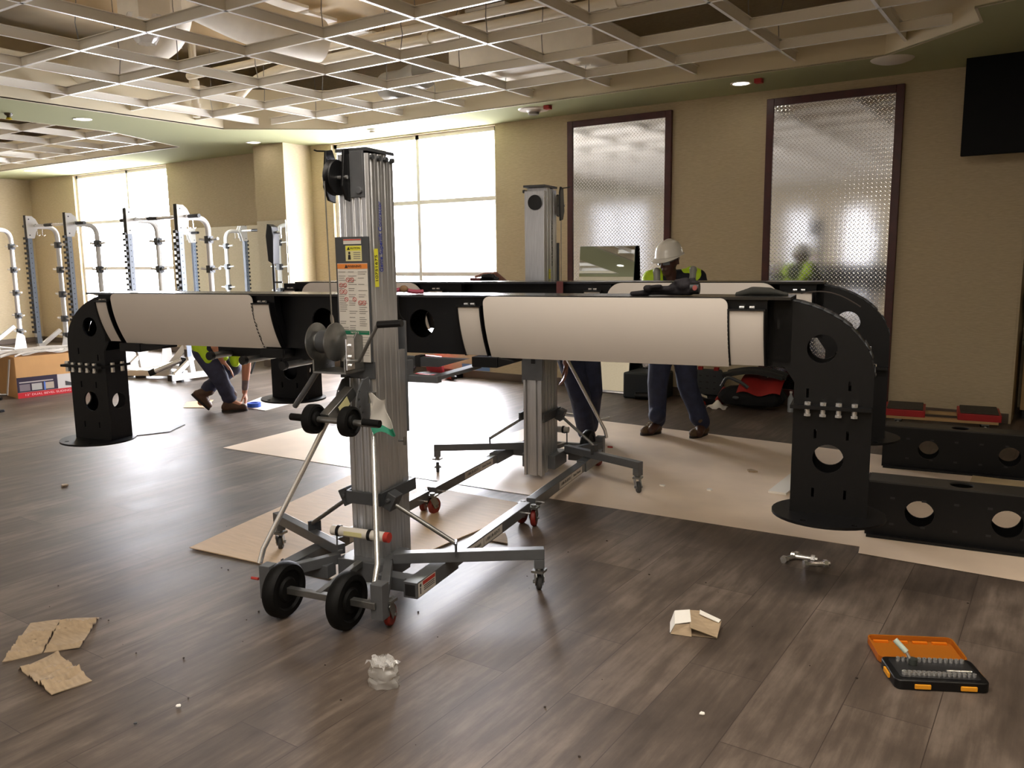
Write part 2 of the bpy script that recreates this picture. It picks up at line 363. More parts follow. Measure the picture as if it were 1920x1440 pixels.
# windows
def window(n, y, x0, x1, z0, z1, mull, trans, out):
    s = 1 if out > 0 else -1
    ya, yb = sorted((y+s*.06, y+s*.14))
    g = G(); w = .055
    g.box((x0, ya, z0), (x0+w, yb, z1)); g.box((x1-w, ya, z0), (x1, yb, z1)); g.box((x0, ya, z0), (x1, yb, z0+w)); g.box((x0, ya, z1-w), (x1, yb, z1))
    for m_ in mull: g.box((m_-w/2, ya, z0), (m_+w/2, yb, z1))
    for t_ in trans: g.box((x0, ya+.004, t_-.028), (x1, yb-.004, t_+.028))
    o = st(g.build('window_%d' % n, FRAME_M, smooth=False), None)
    p = G(); yc = (ya+yb)/2; p.box((x0+.02, yc-.004, z0+.02), (x1-.02, yc+.004, z1-.02)); p.build('pane', GLASS_M if out > 0 else DIM2_M if n == 3 else DIM_M, o, smooth=False)
    sl = G(); sl.box((x0, min(y, y+s*.2), z0-.03), (x1, max(y, y+s*.2), z0)); sl.build('sill', FRAME_M, o, smooth=False)
window(1, YW, *WIN[0][1:], [-14.5], [2.37, 1.5], 1)
window(2, YW, *WIN[1][1:], [-7.59], [2.374, 1.395], 1)
for i in (2, 3, 4): window(i+1, YF, *WIN[i][1:], [] if i > 2 else [-11.0], [], -1)

# ------------------------------------------------------------------ ceiling: soffit with two open trays, deck above
TR1 = [(-9.25, -3.4), (.9, -3.4), (.9, 6.5), (-.72, 6.9), (-.72, 7.35), (-1.5, 8.05), (-8.15, 8.08), (-9.25, 7.15)]
TR2 = [(-17.2, -3.4), (-10.65, -3.4), (-10.55, 6.38), (-11.15, 7.8), (-17.2, 7.8)]
g = G(); g.plate([(XL-.1, YF-.1), (XR+.1, YF-.1), (XR+.1, 10.1), (XL-.1, 10.1)], [TR1, TR2], HS, HS+.012, 'z')
ceil_o = st(g.build('ceiling', SOFF_M, smooth=False))
g = G(); g.box((XL-.2, YF-.2, HD), (XR+.2, 10.2, HD+.15)); g.build('deck', DECK_M, ceil_o, smooth=False)
def fascia(poly, top):
    g = G()
    for i in range(len(poly)):
        a, b = Vector(poly[i]+(0,)), Vector(poly[(i+1) % len(poly)]+(0,)); d = (b-a).normalized(); nrm = Vector((-d.y, d.x, 0))
        # keep the board just outside the opening
        c = (a+b)/2; cen = Vector((sum(p[0] for p in poly)/len(poly), sum(p[1] for p in poly)/len(poly), 0))
        if (c-cen).dot(nrm) < 0: nrm = -nrm
        vs = [a, b, b+nrm*.02, a+nrm*.02]
        g.add([v+Vector((0, 0, HS-.001)) for v in vs] + [v+Vector((0, 0, top)) for v in vs], [(0,1,2,3),(7,6,5,4),(0,4,5,1),(1,5,6,2),(2,6,7,3),(3,7,4,0)])
    return g
fascia(TR1, 3.78).build('fascia', FASC_M, ceil_o, smooth=False)
fascia(TR2, 3.78).build('fascia', FASC_M, ceil_o, smooth=False)
def inside(p, poly):
    c = False; x, y = p
    for i in range(len(poly)):
        (x1, y1), (x2, y2) = poly[i], poly[i-1]
        if (y1 > y) != (y2 > y) and x < (x2-x1)*(y-y1)/(y2-y1)+x1: c = not c
    return c
ZG = 3.352
def spans(poly, fixed, vert):   # where a line at x=fixed (vert) or y=fixed crosses the opening
    ts = []
    for i in range(len(poly)):
        a, b = poly[i], poly[(i+1) % len(poly)]
        k = 0 if vert else 1
        if (a[k] > fixed) != (b[k] > fixed): ts.append(a[1-k] + (fixed-a[k])/(b[k]-a[k])*(b[1-k]-a[1-k]))
    ts.sort(); return list(zip(ts[::2], ts[1::2]))
XSL = [(-1.29-.932*k)*1.019 for k in range(-3, 18)]; YSL = [y*1.019 for y in (7.4, 6.62, 5.77, 4.87, 3.96, 3.05, 2.15, 1.25, .35, -.55, -1.45, -2.35, -3.2)]
for poly in (TR1, TR2):
    for x in XSL:
        for a, b in spans(poly, x, True):
            g = G(); g.box((x-.006, a, ZG), (x+.006, b, ZG+.072)); g.box((x-.03, a, ZG+.069), (x+.03, b, ZG+.075))
            o = g.build('grid_runner', GRID_M, ceil_o, smooth=False)
            f = G(); f.box((x-.013, a, ZG-.005), (x+.013, b, ZG)); f.build('flange', GRIDW_M, o, smooth=False)
    for y in YSL:
        for a, b in spans(poly, y, False):
            g = G(); g.box((a, y-.006, ZG), (b, y+.006, ZG+.072)); g.box((a, y-.03, ZG+.069), (b, y+.03, ZG+.075))
            o = g.build('grid_tee', GRID_M, ceil_o, smooth=False)
            f = G(); f.box((a, y-.013, ZG-.005), (b, y+.013, ZG)); f.build('flange', GRIDW_M, o, smooth=False)
# hanger wires from deck to grid crossings
random.seed(3)
for x in XSL:
    for y in YSL:
        if inside((x, y), TR1) and y > 3.5 and x < 0 and random.random() < .75:
            pts = [(x, y, ZG+.05)] + [(x+random.uniform(-.02, .02), y+random.uniform(-.02, .02), ZG+.05+(HD-ZG-.05)*t) for t in (.2, .4, .6, .8)] + [(x+random.uniform(-.05, .05), y, HD)]
            G().tube(pts, .004, 5).build('hanger_wire', STEEL_M, ceil_o)

# things in the open ceiling
def pipe(name, label, pts, r, m=PIPE_M, cat='pipe', couplings=()):
    o = G().tube(pts, r, 14).build(name, m); tag(o, label, cat)
    for c, d in couplings:
        c, d = Vector(c), Vector(d).normalized(); q = G().tube([c-d*.04, c+d*.04], r*1.35, 14).build('coupling', m, o); 
        q.matrix_parent_inverse = o.matrix_world.inverted()
    return o
def bend(pts, r, n=6):   # round the corners of a polyline
    pts = [Vector(p) for p in pts]; out = [pts[0]]
    for i in range(1, len(pts)-1):
        a, b, c = pts[i-1], pts[i], pts[i+1]; d1 = (a-b).normalized(); d2 = (c-b).normalized(); rr = min(r, (a-b).length*.45, (c-b).length*.45)
        p0, p2 = b+d1*rr, b+d2*rr
        for k in range(n+1):
            t = k/n; out.append(p0*(1-t)**2 + b*2*t*(1-t) + p2*t*t)
    out.append(pts[-1]); return out
pipe('sprinkler_main', 'long cream sprinkler pipe above the ceiling grid, bending down at its left end', bend([(.5, 6.85, 3.8), (-7.9, 6.88, 3.8), (-8.5, 7.0, 3.75), (-8.95, 7.0, 3.44)], .3), .05,
     couplings=[((-3.5, 6.86, 3.8), (1, 0, 0)), ((-5.6, 6.87, 3.8), (1, 0, 0))])
pipe('branch_pipe', 'thinner cream pipe running parallel behind the duct above the grid', [(.5, 6.53, 3.8), (-9.0, 6.5, 3.8)], .04)
pipe('riser_pipe', 'short vertical cream riser pipe with two flanges above the grid', [(-9.12, 6.66, HD), (-9.12, 6.66, 3.36)], .045,
     couplings=[((-9.12, 6.66, 3.75), (0, 0, 1)), ((-9.12, 6.66, 3.48), (0, 0, 1))])
o = G().tube(bend([(-9.6, 5.4, 3.72), (-8.2, 5.3, 3.72), (-7.45, 5.2, 3.82), (-7.2, 5.1, HD)], .5, 8), .2, 26).build('round_duct', DUCT_M); tag(o, 'round cream air duct rising at its right end beside the bagged duct stub', 'duct')
o = G().tube(bend([(-6.6, 4.9, 3.92), (-6.62, 5.4, 3.84), (-6.6, 5.8, 3.8), (-6.5, 6.25, 3.79)], .4, 8), .21, 26).build('flexible_duct', DUCT_M); tag(o, 'fat curved duct with an open round end above the grid', 'duct')
t = thing('duct_stub', 'square duct drop with clear plastic bag tied over its end', 'duct', (-6.75, 4.48, 3.62))
G().box((-.15, -.15, 0), (.15, .15, HD-3.62)).build('duct_body', DUCT_M, t, smooth=False)
BAG_M = film_material('clear_plastic', (.95, .95, .95, 1), .55, .15)
random.seed(5)
bg_ = G(); bg_.grid(lambda u, v: ((.16*(1-.55*v**2))*math.cos(2*math.pi*u)*(1+.12*math.sin(7*u*6.28+9*v)), (.16*(1-.55*v**2))*math.sin(2*math.pi*u)*(1+.12*math.cos(5*u*6.28+6*v)), .05-.22*v), 28, 8)
bg_.build('plastic_bag', BAG_M, t)
o = G().box((-9.0, 2.2, 3.78), (-6.4, 3.4, 4.1)).build('rectangular_duct', DUCT_M, smooth=False); tag(o, 'wide rectangular sheet metal duct above the grid at the top left', 'duct')
o = G().box((-5.6, 7.2, 3.47), (-3.9, 7.95, 3.85)).build('air_handler', DUCT_M, smooth=False, bevel=.01); tag(o, 'boxy cream air unit above the grid near the tall window', 'duct')
o = G().tube([(-6.9, 7.7, 3.62), (-6.5, 7.55, 3.58), (-6.1, 7.4, 3.62)], .16, 20).build('flexible_hose', mat('silver_flex', rgb(150, 148, 140), .4, metal=.3)); tag(o, 'grey flexible duct hose near the front corner of the ceiling tray', 'duct')
# white deck boards between the joists
k = 0
for (x, y, w, d, where) in [(-6.85, 6.05, .42, .42, 'first'), (-6.95, 6.55, .42, .4, 'second'), (-6.98, 7.08, .42, .38, 'third'), (-6.98, 7.5, .42, .36, 'fourth'), (-5.2, 7.55, .5, .5, 'a'), (-4.7, 6.15, .6, .55, 'b'), (-11.9, 6.35, .5, .3, 'c'), (-11.95, 6.75, .5, .3, 'd'), (-8.7, 4.2, .9, .4, 'e'), (-9.6, 6.3, 1.1, .35, 'f')]:
    o = G().box((x-w/2, y-d/2, 4.12), (x+w/2, y+d/2, 4.15)).build('deck_board', WHITE_M, smooth=False)
    lab = {'first': 'white board above the ceiling grid, nearest of a row of four', 'second': 'white board above the ceiling grid, second of a row of four', 'third': 'white board above the ceiling grid, third of a row of four',
           'fourth': 'white board above the ceiling grid, farthest of a row of four', 'a': 'white board above the grid over the tall window', 'b': 'white board at the top of the photo above the twin pipes',
           'c': 'nearer of two small white boards at the left of the ceiling', 'd': 'farther of two small white boards at the left of the ceiling', 'e': 'long white board above the grid left of the bagged duct', 'f': 'pale board beside the flanged riser pipe'}[where]
    tag(o, lab, 'board', 'white boards above the ceiling grid')
for i, x in enumerate((-10.4, -8.2, -5.6, -3.2, -1.2)):
    o = G().box((x-.09, -3.4, 3.98), (x+.09, 8.0, HD)).build('deck_joist', DECK_M, ceil_o, smooth=False)

# ceiling fittings
LAMP_M = mat('downlight_lens', rgb(255, 246, 226), .4, emit=((1, .92, .78, 1), 14))
TRIM_M = mat('white_fitting', rgb(228, 222, 210), .4)
def downlight(x, y, label, power, lit=True):
    t = thing('downlight', label, 'light', (x, y, HS), group='recessed downlights')
    G().lathe([(.078, 0), (.08, -.006), (.1, -.008), (.104, 0), (.078, 0)], n=30).build('trim_ring', TRIM_M, t)
    G().lathe([(.0, -.003), (.078, -.004)], n=30).build('lens', LAMP_M if lit else TRIM_M, t)
    if power:
        d = bpy.data.lights.new('downlight_lamp', 'SPOT'); d.energy = power; d.color = (1, .8, .56); d.spot_size = R(120); d.spot_blend = .8; d.shadow_soft_size = .06
        o = bpy.data.objects.new('downlight_lamp', d); COL.objects.link(o); o.parent = t; o.location = (0, 0, -.03)
downlight(-9.87, 5.64, 'round lit downlight in the soffit between the two open trays', 60)
downlight(-2.89, 8.42, 'small downlight beside the red sprinkler cover above the right metal panel', 0)
downlight(-13.33, 8.13, 'small downlight above the left window', 30)
downlight(-16.0, 8.06, 'small downlight at the far left corner', 30)
downlight(-9.93, 8.17, 'small downlight beside the pilaster', 0)
for i, (x, y) in enumerate(((1.4, 3.5), (1.4, 0), (1.4, -2.5), (-9.9, 1.2), (-9.9, -2))):  # unseen downlights added as fill beside and behind the camera
    downlight(x, y, 'added fill downlight in the soffit ' + ('right of the camera, farthest forward', 'right of the camera, level with it', 'behind the camera on the right', 'left of the camera between the trays', 'behind the camera on the left')[i], 70)
# unseen fill lights added above and behind the camera to brighten the room
FILL_M = mat('fill_light_diffuser', rgb(250, 244, 232), .4, emit=((1, .9, .76, 1), 5))
for i, x in enumerate((-1.76, .1)):
    for j, y in enumerate((-2.8, -1.0, .8, 2.6)):
        t = thing('added_fill_light', 'added fill light in the ceiling grid above or behind the camera', 'light', (x, y, 3.34), 0, 'added fill lights behind the camera')
        G().box((-.42, -.42, .0), (.42, .42, .07)).build('housing', TRIM_M, t, smooth=False)
        G().box((-.4, -.4, -.006), (.4, .4, .0)).build('diffuser', FILL_M, t, smooth=False)
        l_ = area('fill_lamp', (0, 0, -.02), (0, 0, 0), .8, .8, FILL_W, (1, .91, .8)); l_.parent = t
def fitting(name, label, cat, x, y, prof, red=None):
    t = thing(name, label, cat, (x, y, HS)); G().lathe(prof, n=30).build('body', TRIM_M, t)
    return t
t = fitting('ceiling_speaker', 'white round ceiling device with grey core beside a red tag', 'ceiling device', -5.3, 8.38, [(0, -.035), (.07, -.035), (.09, -.018), (.17, -.012), (.18, 0)])
G().lathe([(0, -.062), (.06, -.06), (.065, -.034)], n=24).build('sensor_core', mat('grey_sensor', rgb(120, 116, 108), .5), t)
t = thing('sprinkler_cover', 'red square sprinkler cover left, beside the white ceiling device', 'sprinkler', (-5.05, 8.28, HS)); G().box((-.035, -.035, -.04), (.035, .035, 0)).build('cap', mat('red_cap', rgb(170, 30, 30), .5), t, smooth=False)
t = thing('sprinkler_cover', 'red square sprinkler cover right, above the right metal panel', 'sprinkler', (-2.68, 8.32, HS)); G().box((-.035, -.035, -.04), (.035, .035, 0)).build('cap', MATS['red_cap'], t, smooth=False)
t = fitting('access_point', 'white flat ceiling fitting near the television', 'ceiling device', -1.47, 8.22, [(0, -.03), (.12, -.028), (.17, -.01), (.18, 0)])
t = fitting('smoke_detector', 'small smoke detector above the tall window', 'smoke detector', -7.77, 8.36, [(0, -.05), (.045, -.045), (.055, -.02), (.075, -.012), (.08, 0)])
t = thing('fire_sprinkler', 'dark sprinkler head with yellow tip on the left soffit', 'sprinkler', (-10.13, 4.93, HS))
G().lathe([(.045, 0), (.04, -.02), (.02, -.03), (.02, -.05)], n=16).build('body', mat('bronze_dark', rgb(60, 48, 20), .4), t)
G().lathe([(.022, -.05), (.034, -.07), (0, -.075)], n=16).build('yellow_tip', mat('yellow_plastic', rgb(196, 170, 30), .4), t)

# ------------------------------------------------------------------ wall pieces
def framed_plate(n, x0, x1, z1, label):
    t = thing('metal_wall_panel', label, 'wall panel', ((x0+x1)/2, YW, 0), group='framed diamond plate panels')
    w = (x1-x0)/2; f = .075
    G().box((-w+f-.01, -.03, .12), (w-f+.01, -.012, z1-f+.01)).build('diamond_plate', DIA_M, t, smooth=False)
    g = G(); g.box((-w, -.045, .1), (-w+f, 0, z1)); g.box((w-f, -.045, .1), (w, 0, z1)); g.box((-w+f, -.045, z1-f), (w-f, 0, z1)); g.box((-w+f, -.045, .1), (w-f, 0, .1+f))
    g.build('red_frame', RED_FRAME_M, t, smooth=False, bevel=.004)
framed_plate(1, -5.169, -3.835, 3.2, 'diamond plate panel in a dark red frame, left one behind the leaning mirror')
framed_plate(2, -2.781, -1.47, 3.193, 'diamond plate panel in a dark red frame, right one beside the television')
t = thing('television', 'large black flat screen mounted high on the right wall', 'television', (0, 8.62, 2.9))
G().box((-.93, -.03, -.45), (.75, .03, .44)).build('screen', mat('dark_screen', rgb(8, 9, 12), .5, spec=.12), t, smooth=False, bevel=.006)
G().box((-.3, .03, -.15), (.1, .33, .15)).build('wall_arm', PLB_M, t, smooth=False)
t = thing('leaning_mirror', 'unframed mirror leaning on the left diamond plate panel', 'mirror', (-4.6, 8.72, 0))
g = G(); g.T = Matrix.Rotation(R(-5), 4, 'X'); g.box((-.36, -.004, .01), (.36, .004, 1.73)); g.build('glass', MIRROR_M, t, smooth=False)
g = G(); g.T = Matrix.Rotation(R(-5), 4, 'X'); g.box((-.363, .004, .01), (.363, .009, 1.733)); g.build('backing', mat('green_glass_edge', rgb(70, 90, 80), .3), t, smooth=False)
# wall mirrors behind the racks
t = thing('wall_mirror', 'wide wall mirror behind the squat racks, left of the pilaster', 'mirror', (-11.7, YW, 0)); G().box((-1.42, -.012, .35), (1.42, -.002, 2.17)).build('glass', MIRROR_M, t, smooth=False)
t = thing('wall_mirror', 'narrow taller mirror on the front of the pilaster', 'mirror', (-9.93, 8.43, 0)); G().box((-.32, -.012, .35), (.31, -.002, 2.19)).build('glass', MIRROR_M, t, smooth=False)
# cabinet at the right edge
t = thing('storage_cabinet', 'light wood cabinet with shelves at the right edge past the wall end', 'cabinet', (.15, 9.55, 0))
WOODL_M = mat('light_maple', rgb(196, 160, 108), .5, noise=.08)
g = G(); g.box((-.5, -.2, .08), (.6, .3, .72)); g.build('base_unit', WOODL_M, t, smooth=False, bevel=.004)
G().box((-.52, -.24, .72), (.62, .3, .76)).build('worktop', mat('olive_top', rgb(120, 124, 96), .4), t, smooth=False)
G().box((-.5, .24, .76), (.6, .3, 1.9)).build('back_panel', WHITE_M, t, smooth=False)
G().box((-.5, -.16, 1.0), (.6, .24, 1.2)).build('grey_drawer_unit', DGREY_M, t, smooth=False)
G().box((-.5, -.16, 1.2), (.6, .24, 1.32)).build('shelf', WOODL_M, t, smooth=False)
G().box((-.48, -.2, 0), (.58, .28, .08)).build('plinth', PLB_M, t, smooth=False)
o = G().ball((-.27, 9.5, .824), (.09, .09, .06)).build('towel_roll', WHITE_M); tag(o, 'white cloth bundle on the cabinet worktop', 'towel')

# ================================================================== THE STEEL TRAINING RIG HALVES HELD BY THE LIFTS
TH = R(10.5); U = Vector((math.cos(TH), math.sin(TH), 0)); N = Vector((-math.sin(TH), math.cos(TH), 0))
def un(u, n, z=0): p = U*u + N*n; return Vector((p.x, p.y, z))
def arc(cx, cy, rx, ry, a0, a1, k=14): return [(cx+rx*math.cos(R(a0+(a1-a0)*i/k)), cy+ry*math.sin(R(a0+(a1-a0)*i/k))) for i in range(k+1)]

def make_rig(label, group, n0, uL, uR, zt, zb, zj, z0, wL, panels, strips, holes, fin_r, brackets, cut=True):
    """local x = along the beam, y = away from the camera (0 = leg face), z up"""
    u0 = (uL+uR)/2
    t = thing('training_rig', label, 'exercise rig', un(u0, n0, 0), TH, group)
    X = lambda u: u-u0
    D = .18                                        # depth of the box section
    yp = -.13                                      # how far the curved skins stand in front
    a, b = X(uL), X(uR)
    # beam core
    bl, br = a+wL+.02, b-wL-.02
    for y0 in (.0, D-.012):
        G().plate([(bl, zb), (br, zb), (br, zt-.012), (bl, zt-.012)], [(X(h), zh, r) for h, zh, r in holes], y0, y0+.012, 'y').build('beam_web', BLACK_M, t)
    g = G(); g.box((bl, yp+.012, zt-.012), (br, D, zt)); g.build('top_sheet', TOPB_M, t, smooth=False)
    g = G(); g.box((bl, .012, zb), (br, D-.012, zb+.01)); g.build('bottom_sheet', BLACK_M, t, smooth=False)
    prof = lambda v, o=0: (yp + o + .1*v*v)
    def skin(x0, x1, za, zc, o, th, rad=0, ncol=24):
        def fn(u, v):
            x = x0 + (x1-x0)*(1-math.cos(u*math.pi))/2
            d = min(x-x0, x1-x); top = za
            if rad and d < rad: top = za - (rad - math.sqrt(max(0, rad*rad-(rad-d)**2)))
            z = top + (zc-top)*v
            vv = (zt-z)/(zt-zb)
            return (x, prof(max(0, vv), o), z)
        return G().shell(fn, ncol, 14, (0, th, 0))
    # black ribbed backing between the white skins
    for x0, x1 in panels: skin(X(x0), X(x1), zt-.006, zb-.006, 0, .012, fin_r, 48).build('white_panel', PANEL_M, t)
    for x0, x1, gap0, gap1 in strips:
        skin(X(min(x0, gap0)), X(max(x1, gap1)), zt-.012, zb, .035, .05).build('panel_backing', BLACK_M, t)
        o = skin(X(x0), X(x1), zt-.062, zb+.004, .008, .014).build('accent_strip', PANEL_M, t)
        e = .008
        g = G(); g.box((X(x0)-e, prof(.2)-.002, zt-.062), (X(x1)+e, prof(.2)+.06, zt-.054)); g.build('strip_cap', BLACK_M, o, smooth=False)
        for xx in (X(x0)-e, X(x1)): skin(xx, xx+e, zt-.058, zb, .0, .045, 0, 3).build('strip_edge', BLACK_M, o)
        g = G(); 
        for k in (.35, .65): g.tube([(X(x0+(x1-x0)*k)-.01, prof(.1)+.02, zt-.047), (X(x0+(x1-x0)*k)+.012, prof(.1)+.02, zt-.047)], .008, 8)
        g.build('strip_bolt', CHROME_M, o)
    for x0, x1, x2 in brackets:
        g = G(); g.box((X(x0), -.055, zb-.058), (X(x1), .1, zb-.003)); g.prism([(X(x1), zb-.056), (X(x2), zb-.03), (X(x2), zb-.016), (X(x1), zb-.004)], -.05, .08, 'y')
        g.build('mount_bracket', BLACK_M, t, smooth=False, bevel=.003)
    # elbows and legs
    for s, e in ((-1, a), (1, b)):
        q = lambda d: e - s*d                       # d = distance in from the outer edge
        rx, rz = wL+.15, zt-.012-(zj+.145)
        el = arc(q(rx), zj+.145, s*rx, rz, 90, 0)
        out = [(q(wL+.28), zb+.004), (q(wL+.28), zt-.012)] + el + [(q(0), zj), (q(wL), zj), (q(wL), zb-.07), (q(wL+.05), zb+.004)]
        if s < 0: out = out[::-1]
        sl = lambda d, z: [(q(d)-.006, z-.022), (q(d)+.006, z-.022), (q(d)+.006, z+.022), (q(d)-.006, z+.022)]
        hl = [(q(.225), zb+.09, .066), sl(.42, zt-.13), sl(.1, zj+.1), sl(.28, zj+.06)] if cut else [(q(.18), zb+.1, .066)]
        eb = G(); 
        for y0 in (0, D-.012): eb.plate(out, hl, y0, y0+.012, 'y')
        eo = eb.build('elbow', BLACK_M, t)
        # rim sheet that closes the bend
        rim = el + [(q(0), zj)]
        rg = G()
        for i in range(len(rim)-1):
            (x0, z0_), (x1, z1_) = rim[i], rim[i+1]
            nx, nz = (x0-q(rx)), (z0_-(zj+.145)); l = math.hypot(nx, nz) or 1
            rg.add([(x0, .014, z0_), (x1, .014, z1_), (x1, D-.014, z1_), (x0, D-.014, z0_)], [(0, 1, 2, 3)])
        ro = rg.build('rim_sheet', DGREY_M, eo); m_ = ro.modifiers.new('thick', 'SOLIDIFY'); m_.thickness = .006
        g = G(); g.box((min(q(wL), q(wL-.012)), .012, zj), (max(q(wL), q(wL-.012)), D-.012, zb-.07)); g.build('inner_sheet', BLACK_M, eo, smooth=False)
        # joint flanges and bolts
        jf = G(); x0, x1 = sorted((q(-.035 if s < 0 else .004), q(wL+.012))); jf.box((x0, -.045, zj-.008), (x1, D+.02, zj+.008)); jo = jf.build('joint_flange', BLACK_M, t, smooth=False)
        for k in range(4):
            xx = q(.075+.067*k) if s > 0 else q(wL-.075-.067*k)
            g = G(); g.tube([(xx, -.024, zj+.009), (xx, -.024, zj+.024)], .015, 6); g.tube([(xx, -.024, zj-.03), (xx, -.024, zj-.009)], .0125, 10); g.tube([(xx, -.024, zj-.042), (xx, -.024, zj-.03)], .016, 6)
            g.build('joint_bolt', CHROME_M, jo)
        if s < 0:
            for yy in (.05, .13):
                xx = q(wL) + .006
                g = G(); g.tube([(xx+.004, yy, zj+.009), (xx+.004, yy, zj+.024)], .015, 6); g.tube([(xx+.004, yy, zj-.042), (xx+.004, yy, zj-.009)], .014, 6); g.build('joint_bolt', CHROME_M, jo)
            g = G(); g.tube([(q(-.02), .0, zj+.009), (q(-.02), .0, zj+.026)], .018, 6); g.tube([(q(-.02), .0, zj-.045), (q(-.02), .0, zj-.009)], .015, 6); g.build('joint_bolt', CHROME_M, jo)
        # lower leg stub
        hz = z0 + .26*(zj-z0)/.5
        ls = G(); x0, x1 = sorted((q(0), q(wL)))
        pl_ = [(x0, z0), (x1, z0), (x1, zj-.008), (x0, zj-.008)]
        for y0 in (0, D-.012): ls.plate(pl_, [((x0+x1)/2-.01*s, hz, .068), sl(.1, zj-.13), sl(.24, zj-.13), sl(.1, z0+.1), sl(.24, z0+.1)], y0, y0+.012, 'y')
        for xx in (x0, x1-.012): ls.plate([(.013, z0), (D-.013, z0), (D-.013, zj-.009), (.013, zj-.009)], [(D/2, hz, .055)], xx, xx+.012, 'x')
        lo = ls.build('leg', BLACK_M, t)
        cx = (x0+x1)/2
        disc = [(cx+.255*math.cos(R(k*10)), .04+.235*math.sin(R(k*10))) for k in range(36)]
        g = G(); g.plate(disc, [(cx-.1, -.13, .014), (cx+.12, -.13, .014), (cx, .2, .014)], z0-.012, z0, 'z'); g.build('base_plate', BLACK_M, lo)
    return t, X

near, XN = make_rig('near black rig half with long white side panels, hung from the near lift', 'steel training rig halves', 4.03, -5.09, .022, 1.411, 1.083, .905, .395, .34,
    [(-4.5, -3.36), (-1.853, -.612)], [(-4.645, -4.545, -4.645, -4.49), (-3.36, -3.238, -3.38, -3.22), (-2.003, -1.878, -2.02, -1.845), (-.605, -.452, -.625, -.44)],
    [(-2.29, 1.248, .078), (-2.95, 1.248, .078)], .035, [(-4.54, -4.36, -4.17), (-3.38, -3.21, -3.2), (-1.96, -1.81, -1.72)])
far, XF = make_rig('far black rig half behind the first, hung from the far lift', 'steel training rig halves', 5.15, -4.28, .098, 1.446, 1.118, .955, .548, .34,
    [(-3.86, -2.85), (-1.53, -.50)], [(-4.02, -3.92, -4.04, -3.8), (-2.8, -2.69, -2.88, -2.56), (-1.68, -1.575, -1.84, -1.51), (-.465, -.32, -.5, -.30)],
    [(-2.3, 1.28, .078)], .1, [])
# black channel under the near beam and the pull-up bars
g = G(); g.prism([(XN(-2.5), 1.022), (XN(-2.14), 1.022), (XN(-1.97), 1.07), (XN(-2.5), 1.074)], -.1, -.045, 'y'); g.build('bottom_channel', DGREY_M, near, smooth=False, bevel=.003)
g = G(); g.box((XN(-2.28), -.105, 1.02), (XN(-2.25), -.04, 1.08)); g.build('channel_band', PLB_M, near, smooth=False)
for (u, z) in ((-3.706, 1.03), (-3.452, 1.012), (-3.157, .992)):
    o = G().tube([(XN(u), -.12, z), (XN(u), .42, z)], .021, 14).build('pull_up_bar', STEEL_M, near)
    G().tube([(XN(u), -.135, z), (XN(u), -.105, z)], .026, 14).build('end_cap', PLB_M, o)
    G().tube([(XN(u), .18, z), (XN(u), .44, z)], .025, 14).build('grip_sleeve', RUBBER_M, o)
g = G(); g.box((XN(-3.8), .05, 1.01), (XN(-3.05), .1, 1.082)); g.build('bar_rail', BLACK_M, near, smooth=False)
# clear plastic scraps and straps
for (u, n, rz, lab) in ((-2.5, 3.62, 0, 'red strap clamp beside the mast of the near lift'),):
    t = thing('strap_clamp', lab, 'clamp', un(u, n, 0), TH)
    G().box((-.03, .26, 1.05), (.03, .285, 1.39)).build('red_strap', mat('dark_red_strap', rgb(120, 22, 28), .6), t, smooth=False)
    G().prism([(-.035, 1.41), (.035, 1.41), (.03, 1.45), (-.01, 1.47)], .25, .4, 'y').build('buckle', PLB_M, t, smooth=False)

# ================================================================== MATERIAL LIFTS
LAB_M = mat('label_white', rgb(205, 200, 192), .5); ORG_M = mat('label_orange', rgb(214, 128, 54), .5); YEL_M = mat('label_yellow', rgb(218, 214, 60), .5)
GRN_M = mat('label_green', rgb(24, 110, 80), .5); INK_M = mat('label_ink', rgb(28, 28, 30), .6); INKG_M = mat('label_grey_ink', rgb(120, 116, 112), .6); BLUE_M = mat('letter_blue', rgb(14, 44, 150), .5); REDI_M = mat('label_red', rgb(178, 54, 44), .5); LYEL_M = mat('label_pale_yellow', rgb(208, 202, 150), .5)
CU, CN = -2.2, 3.4
def caster(parent, x, y, r, wheel_m, ztop, ang=0, w=.028, name='caster'):
    c, s = math.cos(ang), math.sin(ang)
    f = G(); ax = Vector((c, s, 0)); bk = Vector((-s, c, 0))*.018
    for k in (-1, 1): f.bar(Vector((x, y, ztop-.01))-bk*1.2+ax*k*(w/2+.006), Vector((x, y, r))+bk+ax*k*(w/2+.006), .05, .004, ax)
    f.cbox((x, y, ztop-.006), (.06, .06, .012)); f.tube([(x, y, ztop-.006), (x, y, ztop+.01)], .016, 10)
    f.tube([Vector((x, y, r))+bk-ax*(w/2+.016), Vector((x, y, r))+bk+ax*(w/2+.016)], .008, 8)
    o = f.build(name, STEEL_M, parent)
    wl = G(); wl.T = Matrix.Translation(Vector((x, y, r))+bk) @ Matrix.Rotation(ang, 4, 'Z')
    wl.lathe([(.3*r, -w/2), (.9*r, -w/2), (r, -w/2+.006), (r, w/2-.006), (.9*r, w/2), (.3*r, w/2)], (0, 0, 0), 'x', 22); wl.build('wheel', wheel_m, o)
    h = G(); h.T = wl.T; h.lathe([(0, -w/2-.002), (.35*r, -w/2-.002), (.35*r, w/2+.002), (0, w/2+.002)], (0, 0, 0), 'x', 14); h.build('hub', STEEL_M, o)
    return o
GREYW_M = mat('grey_caster_rubber', rgb(58, 58, 58), .6)

